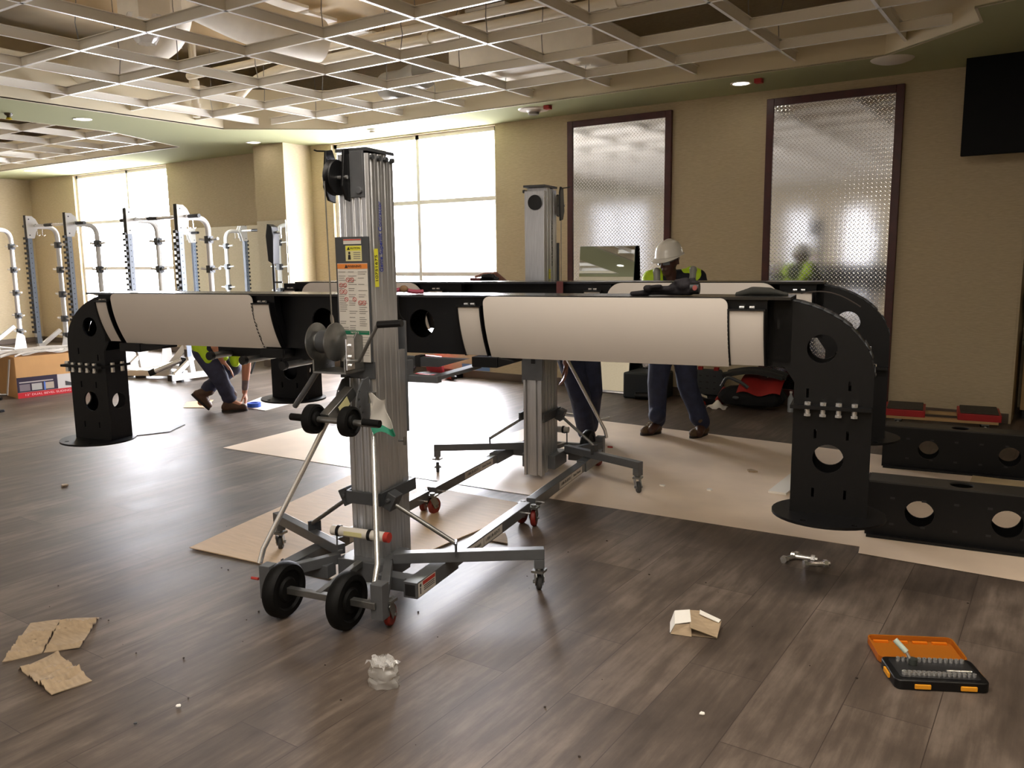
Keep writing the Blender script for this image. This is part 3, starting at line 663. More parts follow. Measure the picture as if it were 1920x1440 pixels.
def make_lift():
    """local frame: x along the beam, y towards the forks, z up; origin under the mast"""
    t = thing('material_lift', 'near aluminium hand winch lift with yellow number sticker, holding the near rig half', 'material lift', un(CU, CN, 0), TH, 'hand winch material lifts')
    # nested mast sections, winch side first
    ys = [-.13, -.062, -.004, .052, .112]; hw = [.082, .079, .076, .073]
    for i in range(4):
        y0, y1 = ys[i], ys[i+1]-.004; w = hw[i]; zb_ = (.09, .07, .07, .05)[i]; zt_ = (2.075, 2.08, 2.085, 2.06)[i]
        r = .012
        pr = [(-w, y0+r), (-w+r, y0), (-.05, y0), (-.046, y0+.006), (-.036, y0+.006), (-.032, y0), (-.012, y0), (-.008, y0-.006), (.004, y0-.006), (.008, y0), (.026, y0), (.03, y0-.006), (.042, y0-.006), (.046, y0), (w-r, y0), (w, y0+r), (w, (y0+y1)/2-.006), (w-.005, (y0+y1)/2-.003), (w-.005, (y0+y1)/2+.003), (w, (y0+y1)/2+.006), (w, y1), (-w, y1)]
        if i: pr = [(-w, y0), (w, y0), (w, y0+.02), (w-.004, y0+.024), (w-.004, y0+.03), (w, y0+.034), (w, y1), (-w, y1), (-w, y0+.034), (-w+.004, y0+.03), (-w+.004, y0+.024), (-w, y0+.02)]
        G().prism(pr, zb_, zt_).build('mast_section', ALU_M, t, bevel=.0015)
    pr = [(-.07, .114), (.07, .114), (.07, .17), (.052, .17), (.048, .15), (.03, .15), (.026, .165), (-.026, .165), (-.03, .15), (-.048, .15), (-.052, .17), (-.07, .17)]
    G().prism(pr, .04, 1.16).build('carriage_mast', ALU_M, t, bevel=.0015)
    g = G(); g.box((-.085, .172, .74), (.075, .186, 1.3)); g.box((-.085, .186, 1.0), (-.06, .24, 1.1)); g.box((.05, .186, 1.0), (.075, .24, 1.1)); g.build('carriage_plate', GREY_M, t, smooth=False, bevel=.003)
    G().box((-.03, .187, .86), (0, .192, .91)).build('carriage_slot', PLB_M, t, smooth=False)
    g = G(); g.tube([(.09, .05, .72), (.125, .05, .72)], .006, 8); g.tube([(.125, .05, .70), (.125, .05, .74)], .007, 8); g.build('lock_pin', STEEL_M, t)
    for x in (-.24, .2):
        g = G(); g.box((x-.03, .2, 1.0), (x+.03, .72, 1.019)); g.build('fork', GREY_M, t, smooth=False, bevel=.003)
    G().box((-.28, .19, .99), (.24, .235, 1.025)).build('fork_crossbar', GREY_M, t, smooth=False, bevel=.003)
    # top caps and pulleys
    g = G(); g.prism([(-.084, -.132), (.084, -.132), (.08, .11), (-.08, .11)], 2.085, 2.1); 
    for y in (-.09, -.03, .03, .085): g.tube([(.075, y, 2.06), (.092, y, 2.06)], .012, 8)
    g.build('top_cap', DGREY_M, t)
    for x in (-.118, -.022):
        g = G(); g.prism([(-.17, 2.09), (-.12, 2.1), (-.1, 2.06), (-.11, 1.86), (-.16, 1.87), (-.19, 1.93)], x, x+.012, 'x'); g.build('pulley_bracket', PLB_M, t, bevel=.002)
    g = G(); g.lathe([(.0, -.012), (.05, -.014), (.075, -.018), (.08, -.014), (.062, 0), (.08, .014), (.075, .018), (.05, .014), (0, .012)], (-.064, -.165, 1.97), 'x', 26); po = g.build('cable_pulley', PLB_M, t)
    G().tube([(-.13, -.165, 1.97), (.0, -.165, 1.97)], .008, 8).build('pulley_pin', CHROME_M, po)
    g = G(); g.box((.0, -.146, 1.88), (.07, -.134, 2.085)); g.tube([(.05, -.16, 1.91), (.05, -.14, 1.91)], .016, 10); g.build('pulley_plate', GREY_M, t, bevel=.002)
    G().tube([(-.11, -.15, 2.09), (-.17, -.15, 2.095), (-.17, -.17, 2.097)], .004, 6).build('release_lever', PLB_M, t)
    G().tube([(-.075, -.235, 1.95), (-.075, -.225, 1.3)], .003, 6).build('winch_cable', STEEL_M, t)
    g = G(); g.lathe([(0, -.006), (.05, -.008), (.052, .004), (0, .006)], (-.01, .118, 1.98), 'y', 24); g.build('front_pulley', PLB_M, t)
    # label panel
    p = G().box((-.092, -.152, 1.13), (.088, -.14, 1.705)).build('label_plate', DGREY_M, t, smooth=False, bevel=.002)
    F = lambda x, z, y=-.1525: basis((x, y, z), (1, 0, 0), (0, 0, 1))
    def sticker(name, x0, x1, z0, z1, m, y=-.1532): return G().box((x0, y, z0), (x1, -.1515, z1)).build(name, m, p, smooth=False)
    sticker('caution_label', -.045, .05, 1.672, 1.695, LAB_M); sticker('caution_label', -.045, .05, 1.689, 1.694, REDI_M, -.154)
    sticker('caution_label', -.035, .052, 1.595, 1.665, LYEL_M); sticker('caution_label', -.033, .05, 1.643, 1.663, YEL_M, -.154)
    text('CAUTION', .014, F(.014, 1.653, -.1545), INK_M, p); G().prism([(-.026, 1.646), (-.01, 1.646), (-.018, 1.66)], -.1545, -.154, 'y').build('warning_symbol', INK_M, p, smooth=False)
    for k in range(4): sticker('label_line', .008, .045, 1.632-.009*k, 1.635-.009*k, INKG_M, -.154)
    g = G(); g.ball((-.014, -.154, 1.632), (.006, .0008, .006), 10, 6); g.add([(-.022, -.1545, 1.602), (-.006, -.1545, 1.602), (-.008, -.1545, 1.624), (-.02, -.1545, 1.624)], [(0, 1, 2, 3)]); g.build('warning_symbol', INK_M, p)
    sticker('warning_label', -.083, .08, 1.13, 1.585, LAB_M); sticker('warning_label', -.083, .08, 1.56, 1.583, ORG_M, -.154)
    text('WARNING', .016, F(.01, 1.571, -.1545), INK_M, p); G().prism([(-.043, 1.564), (-.026, 1.564), (-.0345, 1.58)], -.1545, -.154, 'y').build('warning_symbol', INK_M, p, smooth=False)
    sticker('warning_label', -.081, .078, 1.258, 1.276, GRN_M, -.154); text('NOTICE', .012, F(0, 1.267, -.1545), LAB_M, p)
    random.seed(11)
    sy = G()
    for (x, z) in ((-.028, 1.51), (-.005, 1.51), (-.066, 1.485), (-.045, 1.485), (-.066, 1.455), (-.045, 1.455), (-.04, 1.42), (.005, 1.42), (.034, 1.405), (.056, 1.405)):
        sy.T = Matrix.Translation((x, -.1545, z)); sy.lathe([(.0085, 0), (.0105, 0), (.0105, .0006), (.0085, .0006), (.0085, 0)], (0, 0, 0), 'y', 18); sy.bar((-.007, 0, .007), (.007, 0, -.007), .0015, .001)
    sy.T = None; sy.build('prohibition_symbols', REDI_M, p)
    ln = G()
    for c0, c1 in ((-.078, -.032), (-.026, .02), (.028, .076)):
        for k in range(30):
            z = 1.545-.0095*k
            if random.random() < .7: ln.box((c0, -.1542, z), (c0+(c1-c0)*random.uniform(.6, 1), -.1535, z+.0025))
    for k in range(8): ln.box((-.078, -.1542, 1.245-.012*k), (-.005+random.uniform(-.02, .01), -.1535, 1.2475-.012*k)); ln.box((.035, -.1542, 1.245-.012*k), (.074, -.1535, 1.2465-.012*k))
    ln.build('printed_lines', INKG_M, p, smooth=False)
    # lettering up the two long sides of the mast
    text('Genie Superlift Contractor', .04, basis((.0798, -.032, 1.705), (0, 0, 1), (0, -1, 0)), BLUE_M, t, font_scale_x=.74)
    text('Genie Superlift Contractor', .034, basis((-.0795, -.03, 1.7), (0, 0, 1), (0, 1, 0)), INK_M, t, font_scale_x=.86)
    # winch
    wy, wz = -.285, 1.235
    w = G(); w.lathe([(.0, -.075), (.03, -.075), (.086, -.072), (.086, -.066), (.04, -.06), (.04, .02), (.086, .026), (.088, .034), (.07, .038), (.03, .044), (0, .044)], (-.05, wy, wz), 'x', 34); wo = w.build('winch_drum', STEEL_M, t)
    g = G(); g.lathe([(.042, -.05), (.052, -.045), (.052, .005), (.042, .012)], (-.05, wy, wz), 'x', 24); g.build('cable_wrap', DGREY_M, wo)
    g = G(); g.prism([(-.3, 1.1), (-.14, 1.1), (-.14, 1.25), (-.2, 1.27), (-.3, 1.16)], .03, .04, 'x'); g.prism([(-.3, 1.1), (-.14, 1.1), (-.14, 1.25), (-.3, 1.15)], -.14, -.13, 'x'); g.box((-.14, -.3, 1.09), (.04, -.14, 1.1)); g.build('winch_frame', STEEL_M, t, smooth=False, bevel=.002)
    g = G(); g.box((.045, -.3, 1.11), (.05, -.24, 1.25)); 
    for z in (1.13, 1.17, 1.22): g.tube([(.05, -.27, z), (.06, -.27, z)], .009, 8)
    g.build('brake_plate', CHROME_M, t)
    cr = G().tube([(.04, -.27, 1.15), (.09, -.27, 1.15), (.1, -.275, 1.155), (.215, -.3, 1.315), (.225, -.3, 1.32)], .0085, 10).build('crank_arm', STEEL_M, t)
    G().tube([(.22, -.3, 1.32), (.34, -.3, 1.328)], .016, 12).build('crank_grip', PLB_M, cr)
    g = G(); g.box((-.1, -.142, 1.05), (.09, -.13, 1.13)); g.build('winch_mount', DGREY_M, t, smooth=False, bevel=.002)
    g = G(); g.tube([(-.135, -.2, 1.13), (-.19, -.19, 1.09), (-.26, -.19, 1.0), (-.36, -.16, .9)], .014, 10); g.build('support_arm', GREY_M, t)
    # upper transport wheels on their arm
    for x in (-.06, .05):
        g = G(); o_ = [(-.14, 1.06), (-.19, 1.05)] + [(-.19-.06*math.sin(R(k*15)), .93+.1*math.cos(R(k*15))) for k in range(2, 12)] + [(-.14, .86)]
        g.plate(o_, [(-.225, 1.0, .008), (-.232, .965, .008), (-.225, .93, .008), (-.205, .9, .008)], x, x+.008, 'x'); g.build('pivot_plate', GREY_M, t)
    a = G().bar((-.005, -.2, 1.0), (-.02, -.38, .9), .05, .05).build('wheel_arm', STEEL_M, t, bevel=.002)
    G().bar((.0215, -.26, .967), (.0215, -.33, .927), .001, .045).build('arm_label', LYEL_M, a, smooth=False)
    ax = G().tube([(-.19, -.4, .902), (.27, -.4, .895)], .014, 10).build('wheel_axle', STEEL_M, t)
    for x in (-.072, .118):
        g = G(); g.lathe([(.0, -.024), (.03, -.024), (.034, -.014), (.052, -.014), (.056, -.024), (.066, -.02), (.068, 0), (.066, .02), (.056, .024), (.052, .014), (.034, .014), (.03, .026), (0, .026)], (x, -.4, .9), 'x', 30); g.build('small_wheel', RUBBER_M, ax)
    for x0, x1 in ((-.195, -.12), (.19, .275)):
        G().tube([(x0, -.4, .902), (x1, -.4, .9)], .017, 12).build('hand_grip', RUBBER_M, ax)
    G().tube([(.085, -.155, .85), (.088, -.165, .78), (.08, -.16, .74), (.09, -.165, .7)], .006, 6).build('safety_chain', DGREY_M, t)
    # push rods from the rear corners
    g = G(); g.tube([(-.355, -.48, .215), (-.345, -.46, .28), (-.05, -.22, .98)], .0125, 12); g.build('push_rod', CHROME_M, t)
    g = G(); g.tube([(.26, -.47, .1), (.262, -.47, .21), (.235, -.4, .26), (.11, -.2, .975)], .0125, 12); g.build('push_rod', CHROME_M, t)
    g = G(); g.tube([(.11, -.2, .95), (.11, -.2, 1.0)], .02, 10); g.build('rod_clamp', STEEL_M, t)
    # collar, document tube
    g = G(); g.box((-.1, -.15, .44), (.1, -.136, .5)); g.box((-.1, -.15, .44), (-.086, .19, .5)); g.box((.086, -.15, .44), (.1, .19, .5)); g.build('mast_collar', DGREY_M, t, smooth=False, bevel=.002)
    for s in (-1, 1):
        g = G(); c = Vector((s*.125, -.08, .455)); g.T = Matrix.Translation(c) @ Matrix.Rotation(R(25*s), 4, 'Y'); g.cbox((0, 0, 0), (.05, .07, .085)); g.T = None; g.tube([c+Vector((0, -.05, .01)), c+Vector((0, .05, .01))], .011, 8); g.build('collar_ear', DGREY_M, t, bevel=.006)
    d = G().tube([(-.14, -.205, .315), (.16, -.205, .315)], .024, 18).build('document_tube', LAB_M, t)
    G().tube([(.155, -.205, .315), (.178, -.205, .315)], .0245, 18).build('red_cap', REDI_M, d)
    for x in (-.1, .075): G().lathe([(.025, -.008), (.028, -.008), (.028, .008), (.025, .008), (.025, -.008)], (x, -.205, .315), 'x', 18).build('clip_band', PLB_M, d)
    G().box((-.06, -.2297, .305), (.04, -.2285, .326)).build('tube_label', LYEL_M, d, smooth=False)
    # base
    g = G(); g.box((-.13, -.19, .07), (.13, .06, .17)); g.build('base_frame', GREY_M, t, smooth=False, bevel=.004)
    for s in (-1, 1):
        g = G(); g.bar((s*.14, -.16, .16), (s*.31, -.47, .16), .04, .05); g.build('rear_rail', GREY_M, t, smooth=False, bevel=.003)
        g = G(); g.box((s*.3-.03, -.52, .06), (s*.3+.03, -.46, .22)); g.build('rear_post', GREY_M, t, smooth=False, bevel=.003)
        caster(t, s*.31, -.44, .05, REDW_M, .13, R(12*s))
        # rear big wheels
        # legs with sockets
        x = s*.345
        g = G(); g.box((x-.036, -.31, .085), (x+.036, .1, .16)); g.box((x-.04, -.3, .08), (x-.036, -.28, .165)); sk = g.build('leg_socket', GREY_M, t, smooth=False, bevel=.003)
        G().box((x-.026, -.3115, .095), (x+.026, -.3095, .15)).build('socket_opening', INK_M, sk, smooth=False)
        lg = G().box((x-.03, -.1, .092), (x+.03, 1.06, .153)).build('leg', GREY_M, t, smooth=False, bevel=.003)
        caster(t, x+.045, 1.07, .052, REDW_M, .128, R(10*s), .03)
        g = G(); g.tube([(x-.06, .98, .11), (x+.06, .98, .11)], .005, 6); g.build('leg_pin', CHROME_M, lg)
        gx = G(); gx.box((s*.14 if s > 0 else x+.03, -.26, .085), (x-.03 if s > 0 else s*.14, -.19, .15)); gx.build('base_crossmember', GREY_M, t, smooth=False, bevel=.003)
        for sd in (-1, 1):
            xx = x+sd*.0306
            G().box((min(xx, xx+sd*.0008), .18, .1), (max(xx, xx+sd*.0008), .64, .146)).build('rental_sticker', LAB_M, lg, smooth=False)
            M_ = basis((xx+sd*.001, .29, .123), (0, 1, 0), (0, 0, 1)) if sd > 0 else basis((xx+sd*.001, .29, .123), (0, -1, 0), (0, 0, 1))
            text('United Rentals', .026, M_, INK_M, lg); M2 = M_.copy(); M2[1][3] = .515; text('1-800-UR-RENTS', .026, M2, INK_M, lg)
            G().box((min(xx, xx+sd*.0012), .4, .1), (max(xx, xx+sd*.0012), .404, .146)).build('sticker_gap', GREY_M, lg, smooth=False)
        if s > 0:
            xx = x+.0365
            lb = G().box((xx, -.3, .09), (xx+.001, -.14, .155)).build('socket_label', LAB_M, sk, smooth=False); G().box((xx, -.26, .135), (xx+.0016, -.145, .152)).build('socket_label_header', REDI_M, lb, smooth=False)
            lnn = G()
            for k in range(3): lnn.box((xx, -.25, .125-.009*k), (xx+.0016, -.15, .1285-.009*k))
            lnn.ball((xx+.001, -.28, .14), (.0008, .008, .008), 10, 6); lnn.box((xx, -.285, .1), (xx+.0016, -.277, .13)); lnn.build('label_print', INK_M, lb, smooth=False)
        # outriggers with braces
        p0 = Vector((s*.15, -.13, .19)); p1 = Vector((s*.8, .19, .19))
        og = G().bar(p0, p1, .05, .052).build('outrigger', GREY_M, t, smooth=False, bevel=.003)
        dr = (p1-p0).normalized(); e = p1-dr*.025
        g = G(); g.bar((e.x, e.y, .164), (e.x, e.y, .118), .05, .05, dr); g.build('outrigger_foot', GREY_M, og, smooth=False, bevel=.003)
        caster(og, e.x, e.y, .04, GREYW_M, .108, R(30), .024)
        bq = p0+dr*.3
        g = G(); g.bar((bq.x, bq.y, .2), (bq.x, bq.y, .265), .04, .012, dr); g.bar((bq.x+.03*dr.y, bq.y-.03*dr.x, .2), (bq.x+.03*dr.y, bq.y-.03*dr.x, .265), .04, .006, dr); g.build('brace_bracket', DGREY_M, og, smooth=False)
        G().tube([(s*.13, -.08, .44), (bq.x, bq.y, .25)], .011, 10).build('brace', STEEL_M, t)
    ax = G(); ax.bar((-.25, -.52, .128), (.3, -.52, .128), .03, .03); ao = ax.build('rear_axle', STEEL_M, t, smooth=False, bevel=.002)
    for x in (-.19, .15):
        g = G(); g.lathe([(.0, -.026), (.05, -.03), (.06, -.02), (.085, -.02), (.092, -.032), (.115, -.032), (.126, -.02), (.128, 0), (.126, .02), (.115, .032), (.092, .032), (.085, .02), (.06, .02), (.05, .03), (0, .026)], (x, -.52, .128), 'x', 40); g.build('rear_wheel', RUBBER_M, ao)
    G().bar((0, -.52, .13), (.0, -.19, .16), .03, .03).build('axle_strut', STEEL_M, t, smooth=False, bevel=.002)
    G().tube([(-.36, -.49, .14), (-.4, -.49, .14)], .007, 8).build('latch_pin', REDI_M, t)
    G().tube([(-.12, -.16, .3), (-.135, -.18, .3), (-.135, -.18, .2), (-.12, -.16, .2)], .006, 8).build('side_handle', GREY_M, t)
    g = G(); g.lathe([(.0, 0), (.02, .004), (.035, .004), (.035, .018), (0, .02)], (0, .188, 1.03), 'y', 8); g.build('carriage_knob', CHROME_M, t)
    return t
lift = make_lift()
lift2 = dup(lift, un(-2.2, 5.6, 0), TH+math.pi, 'far aluminium hand winch lift holding the far rig half, beside the standing worker')
# number sticker on the near lift, rag, marking on the far lift
s_ = G().box((.0828, -.098, 1.475), (.0838, -.066, 1.65)).build('number_sticker', YEL_M, lift, smooth=False)
text('10751675', .03, basis((.0842, -.082, 1.56), (0, 0, 1), (0, -1, 0)), INK_M, s_, font_scale_x=1.05)
s_ = G().box((-.0798, .0, 1.45), (-.0788, .03, 1.52)).build('number_sticker', YEL_M, lift2, smooth=False)
text('1', .03, basis((-.0802, .015, 1.495), (0, 0, 1), (0, 1, 0)), INK_M, s_)
t = thing('cloth_rag', 'white rag with green hem hanging from the near lift push rod', 'rag', un(CU+.13, CN-.21, 0), TH)
def ragf(u, v): return (-.01+.075*u+.03*v+.012*math.sin(5*v+3*u), -.03-.02*math.sin(4*u+2*v), 1.0-.15*v-.02*u*(1-v)+.012*math.sin(6*u))
G().shell(ragf, 10, 10, (0, -.004, 0)).build('rag_body', mat('white_cloth', rgb(196, 192, 186), .8), t)
G().shell(lambda u, v: (lambda p: (p[0]+.02*v, p[1]-.002-.01*v, p[2]-.03*v))(ragf(u, 1)), 10, 3, (0, -.005, 0)).build('green_hem', mat('green_cloth', rgb(24, 120, 92), .7), t)
text('P-18', .05, basis((.247, -.318, .164), (-.48, -.877, 0), (0, 0, 1)), BLUE_M, lift2)

# ================================================================== SQUAT RACKS
def rack_frame(parent, x):
    """one side frame of a rack in the rack's own space: front upright at y=0, bent rear post at y=.45"""
    g = G(); g.box((x-.032, -.035, .33), (x+.032, .035, 2.2)); up = g.build('upright', RACKB_M, parent, smooth=False, bevel=.003)
    G().box((x+.0325, -.034, .33), (x+.036, .034, 2.0)).build('upright_face', RACKS_M, up, smooth=False)
    tg = G(); cb = [(-.034, .48)]
    for k in range(20): z = .5+.078*k; cb += [(-.04, z), (-.075, z), (-.075, z+.036), (-.04, z+.036)]
    cb.append((-.034, 2.04)); tg.prism(cb, x-.03, x+.03, 'x')
    tg.build('catch_teeth', PLB_M, up, smooth=False)
    h = G()
    for k in range(20): h.lathe([(0, .036), (.006, .0365), (.008, .036)], (x, 0, .52+.078*k), 'x', 8)
    h.build('adjust_holes', PLB_M, up)
    gp = [(-.04, 2.0), (-.04, 2.35), (.05, 2.35), (.11, 2.3), (.16, 2.2), (.11, 2.12), (.07, 2.0)]
    g = G(); g.prism(gp, x+.034, x+.044, 'x'); g.prism(gp, x-.044, x-.034, 'x'); gu = g.build('gusset_plate', RACKW_M, parent, smooth=False)
    g = G()
    for (y, z) in ((0, 2.3), (0, 2.05), (.1, 2.22)): g.tube([(x+.044, y, z), (x+.05, y, z)], .01, 8)
    g.build('bolt', DGREY_M, gu)
    G().box((x-.034, -.041, 2.0), (x+.034, -.034, 2.36)).build('front_cap', PLB_M, gu, smooth=False)
    rear = bend([(x, .05, 2.19), (x, .45, 2.19), (x, .45, .1)], .22, 10)
    g = G(); g.tube(rear, .036, 12); rp = g.build('rear_post', RACKW_M, parent)
    for k, z in enumerate((1.9, 1.5, 1.1, .7, .42)):
        g = G(); g.box((x-.042, .41, z-.05), (x+.042, .492, z+.05)); g.tube([(x+.03, .45, z), (x+.06, .45, z)], .03, 12); pb = g.build('storage_peg', DGREY_M, rp)
        for s in (1, -1): G().tube([(x+s*.06, .45, z), (x+s*.2, .45, z+.01)], .0165, 10).build('peg_sleeve', CHROME_M, pb)
    g = G()
    for y in (.14, .22): g.tube([(x, y, 2.16), (x, y, 2.06), (x, y+.02, 2.045), (x, y+.04, 2.06)], .006, 6)
    g.build('band_hook', CHROME_M, rp)
    g = G(); g.box((x-.04, -.3, .03), (x+.04, .55, .11)); ft = g.build('foot_rail', RACKW_M, parent, smooth=False, bevel=.004)
    G().box((x-.042, -.304, .028), (x+.042, -.29, .112)).build('foot_cap', PLB_M, ft, smooth=False)
    for yy in (-.15, .45): G().lathe([(.0, 0), (.05, 0), (.05, .03), (0, .03)], (x, yy, 0), 'z', 14).build('rubber_foot', PLB_M, ft)
    G().bar((x, .05, .1), (x, -.01, .5), .06, .07).build('upright_foot', RACKW_M, parent, smooth=False)
    G().bar((x, -.22, .1), (x, .36, .52), .05, .06).build('diagonal_brace', RACKW_M, parent, smooth=False)
    g = G(); g.prism([(.3, .1), (.52, .1), (.5, .34), (.38, .42)], x+.041, x+.05, 'x'); g.build('foot_gusset', RACKW_M, parent, smooth=False)
def make_rack(label, x0, w=1.17):
    t = thing('squat_rack', label, 'squat rack', (x0, 6.86, 0), 0, 'white squat racks under the window')
    rack_frame(t, 0); rack_frame(t, w)
    b = G().tube([(-.3, .09, 2.2), (w+.3, .09, 2.2)], .022, 12).build('pull_up_bar', CHROME_M, t)
    for a in (-.3, w*.3, w+.1): G().tube([(a, .09, 2.2), (a+.22 if a > 0 else a+.18, .09, 2.2)], .026, 12).build('bar_grip', PLB_M, b)
    g = G(); g.box((.04, .42, .05), (w-.04, .48, .11)); g.build('rear_crossbar', RACKW_M, t, smooth=False, bevel=.003)
    return t
rk = make_rack('middle white squat rack, its two uprights left of the near rig half elbow', -13.84)
rk2 = dup(rk, Vector((-11.09, 6.86, 0)), 0, 'right white squat rack standing before the wall mirror')
rk3 = dup(rk, Vector((-16.62, 6.9, 0)), 0, 'far left white squat rack cut by the photo edge')
# loose parts of a bench beside the right rack
t = thing('weight_bench', 'white bench frame with a chrome roller lying low below the near beam', 'weight bench', (-10.5, 6.86, 0), R(27))
g = G(); g.box((-.55, -.04, .03), (.1, .04, .11)); g.build('floor_rail', RACKW_M, t, smooth=False, bevel=.004)
g = G(); g.box((-.555, -.042, .028), (-.535, .042, .112)); g.build('foot_cap', PLB_M, t); G().lathe([(0, 0), (.07, 0), (.07, .03), (0, .03)], (-.35, 0, 0), 'z', 16).build('rubber_foot', PLB_M, t)
G().bar((.02, 0, .08), (.38, .12, .55), .07, .08).build('diagonal_post', RACKW_M, t, smooth=False, bevel=.004)
g = G(); g.prism([(.3, .03), (.62, .03), (.66, .14), (.6, .26), (.54, .46), (.3, .46)], .1, .115, 'y')
g.build('gusset_plate', RACKW_M, t, smooth=False)
r_ = G().tube([(-.1, -.16, .09), (.28, .0, .25)], .034, 16).build('chrome_roller', CHROME_M, t)
G().tube([(-.12, -.168, .082), (-.05, -.14, .11)], .043, 16).build('roller_end', RUBBER_M, r_)
g = G(); g.bar((.26, -.03, .08), (.3, .02, .28), .05, .06); g.build('roller_mount', PLB_M, t, smooth=False)
# black stand in front of the pilaster mirror
t = thing('equipment_stand', 'tall black stand with a flat paddle top before the pilaster mirror', 'stand', (-9.5, 8.05, 0), R(20))
G().tube([(0, 0, .03), (0, 0, 1.75)], .022, 10).build('pole', PLB_M, t)
g = G(); g.prism([(-.03, 1.6), (.05, 1.55), (.07, 1.95), (.05, 2.08), (-.02, 2.12), (-.05, 1.95)], -.09, .09, 'y'); g.build('paddle_top', PLB_M, t, bevel=.01)
g = G(); g.tube([(.05, 0, 2.0), (.14, 0, 2.0)], .02, 10); g.tube([(.14, 0, 1.92), (.14, 0, 2.07)], .012, 8); g.build('top_bracket', CHROME_M, t)
G().tube([(0, 0, 1.3), (.14, -.02, 1.3)], .012, 8).build('side_arm', PLB_M, t)
for k, (a, b) in enumerate(((.42, 0), (-.25, .35), (-.25, -.35))):
    o = G().tube([(0, 0, .95), (a, b, .02)], .015, 8).build('leg', GREY_M if k == 0 else PLB_M, t)

# ================================================================== BOX OF THE SAW
bx = thing('cardboard_box', 'large cardboard carton with red banded label, piled with plastic wrap', 'box', (-10.43, 4.86, 0), math.atan2(.87, .12))
L_, D_, H_ = 1.25, .62, .50
g = G(); g.box((0, 0, 0), (L_, D_, H_)); g.build('carton', mat('carton_kraft', rgb(188, 142, 88), .7, noise=.06, nscale=6, bump=.05, bscale=20), bx, smooth=False, bevel=.006)
def bxp(name, x0, x1, z0, z1, m, d=.0015, par=None): return G().box((x0, -d, z0), (x1, .001, z1)).build(name, m, par or bx, smooth=False)
lab = bxp('printed_label', .005, L_-.005, .0, .245, mat('print_grey_white', rgb(196, 190, 184), .5))
bxp('red_band', .005, L_-.005, .0, .068, mat('print_red', rgb(186, 36, 44), .45), .0022, lab)
bxp('photo_block', .005, .46, .07, .25, mat('print_dark_violet', rgb(44, 34, 52), .45), .0022, lab)
for k in range(3): bxp('photo_print', .03+.135*k, .145+.135*k, .085, .165, (mat('print_photo_a', rgb(120, 108, 112), .5), mat('print_photo_b', rgb(170, 166, 160), .5), mat('print_photo_c', rgb(176, 160, 142), .5))[k], .003, lab)
bxp('photo_rule', .03, .41, .182, .196, mat('print_rule', rgb(176, 166, 160), .5), .003, lab); bxp('blue_mark', .302, .318, .075, .175, mat('print_blue', rgb(70, 110, 190), .5), .0036, lab)
g = G(); g.prism([(.55, .1), (.62, .09), (.74, .1), (1.05, .105), (1.05, .125), (.75, .13), (.7, .16), (.64, .155), (.62, .13), (.55, .155)], -.003, 0, 'y'); g.prism([(.62, .235), (.9, .2), (.98, .235)], -.003, 0, 'y'); g.build('saw_picture', mat('print_charcoal', rgb(58, 56, 58), .5), lab, smooth=False)
text('12" DUAL BEVEL SLIDING COMPOUND MITER SAW', .036, basis((.62, -.0026, .034), (1, 0, 0), (0, 0, 1)), mat('print_pink', rgb(232, 190, 190), .5), lab, font_scale_x=1.32)
random.seed(4)
for i in range(7):
    y = random.uniform(.02, .5); x0 = random.uniform(-.05, .2); x1 = random.uniform(.7, 1.2)
    pts = [(x0-.1, y-.05, H_+.012), (x0, y, H_+.03+.02*random.random()), ((x0+x1)/2, y+random.uniform(-.1, .1), H_+.02+.05*random.random()), (x1, y+random.uniform(-.1, .1), H_+.02)]
    o = G().tube(bend(pts, .2), random.uniform(.008, .02), 6).build('packing_strip', mat('dull_plastic', rgb(190, 184, 176), .4), bx)
fl_ = G().shell(lambda u, v: (.1+.9*u, .0+.5*v, H_+.012+.035*math.sin(3+7*u+4*v)**2), 14, 8, (0, 0, .004)).build('plastic_wrap', BAG_M, bx)
G().shell(lambda u, v: (-.05-.06*u, -.02+.05*v, H_-.02-.42*u), 4, 2, (.004, 0, 0)).build('hanging_strap', mat('dull_plastic', rgb(190, 184, 176), .4), bx)
# bars on the floor left of the box
for i, (x0, y0, x1, y1, r, m, lab) in enumerate(((-11.7, 4.3, -10.75, 4.95, .014, CHROME_M, 'steel bar lying on the floor left of the carton'), (-11.4, 4.15, -10.52, 4.72, .017, PLB_M, 'black bar on the floor in front of the carton corner'))):
    o = G().tube([(x0, y0, r), (x1, y1, r)], r, 10).build('loose_bar', m); tag(o, lab, 'bar')
o = G().tube(bend([(-12.3, 4.6, .02), (-11.6, 4.9, .02), (-11.4, 5.0, .016), (-11.15, 5.05, .016)], .3), .016, 8).build('red_hose', mat('dull_red_hose', rgb(120, 80, 76), .5)); tag(o, 'dull red hose curving to the carton from the left edge', 'hose')
t = thing('black_object', 'small black clip lying alone on the floor at the left photo edge', 'clip', (-9.69, 4.31, 0)); g = G(); g.box((-.05, -.03, 0), (.06, .03, .03)); g.tube([(-.06, .02, .015), (.08, -.03, .015)], .014, 8); g.build('body', PLB_M, t, bevel=.005); t.name = 'black_clip'

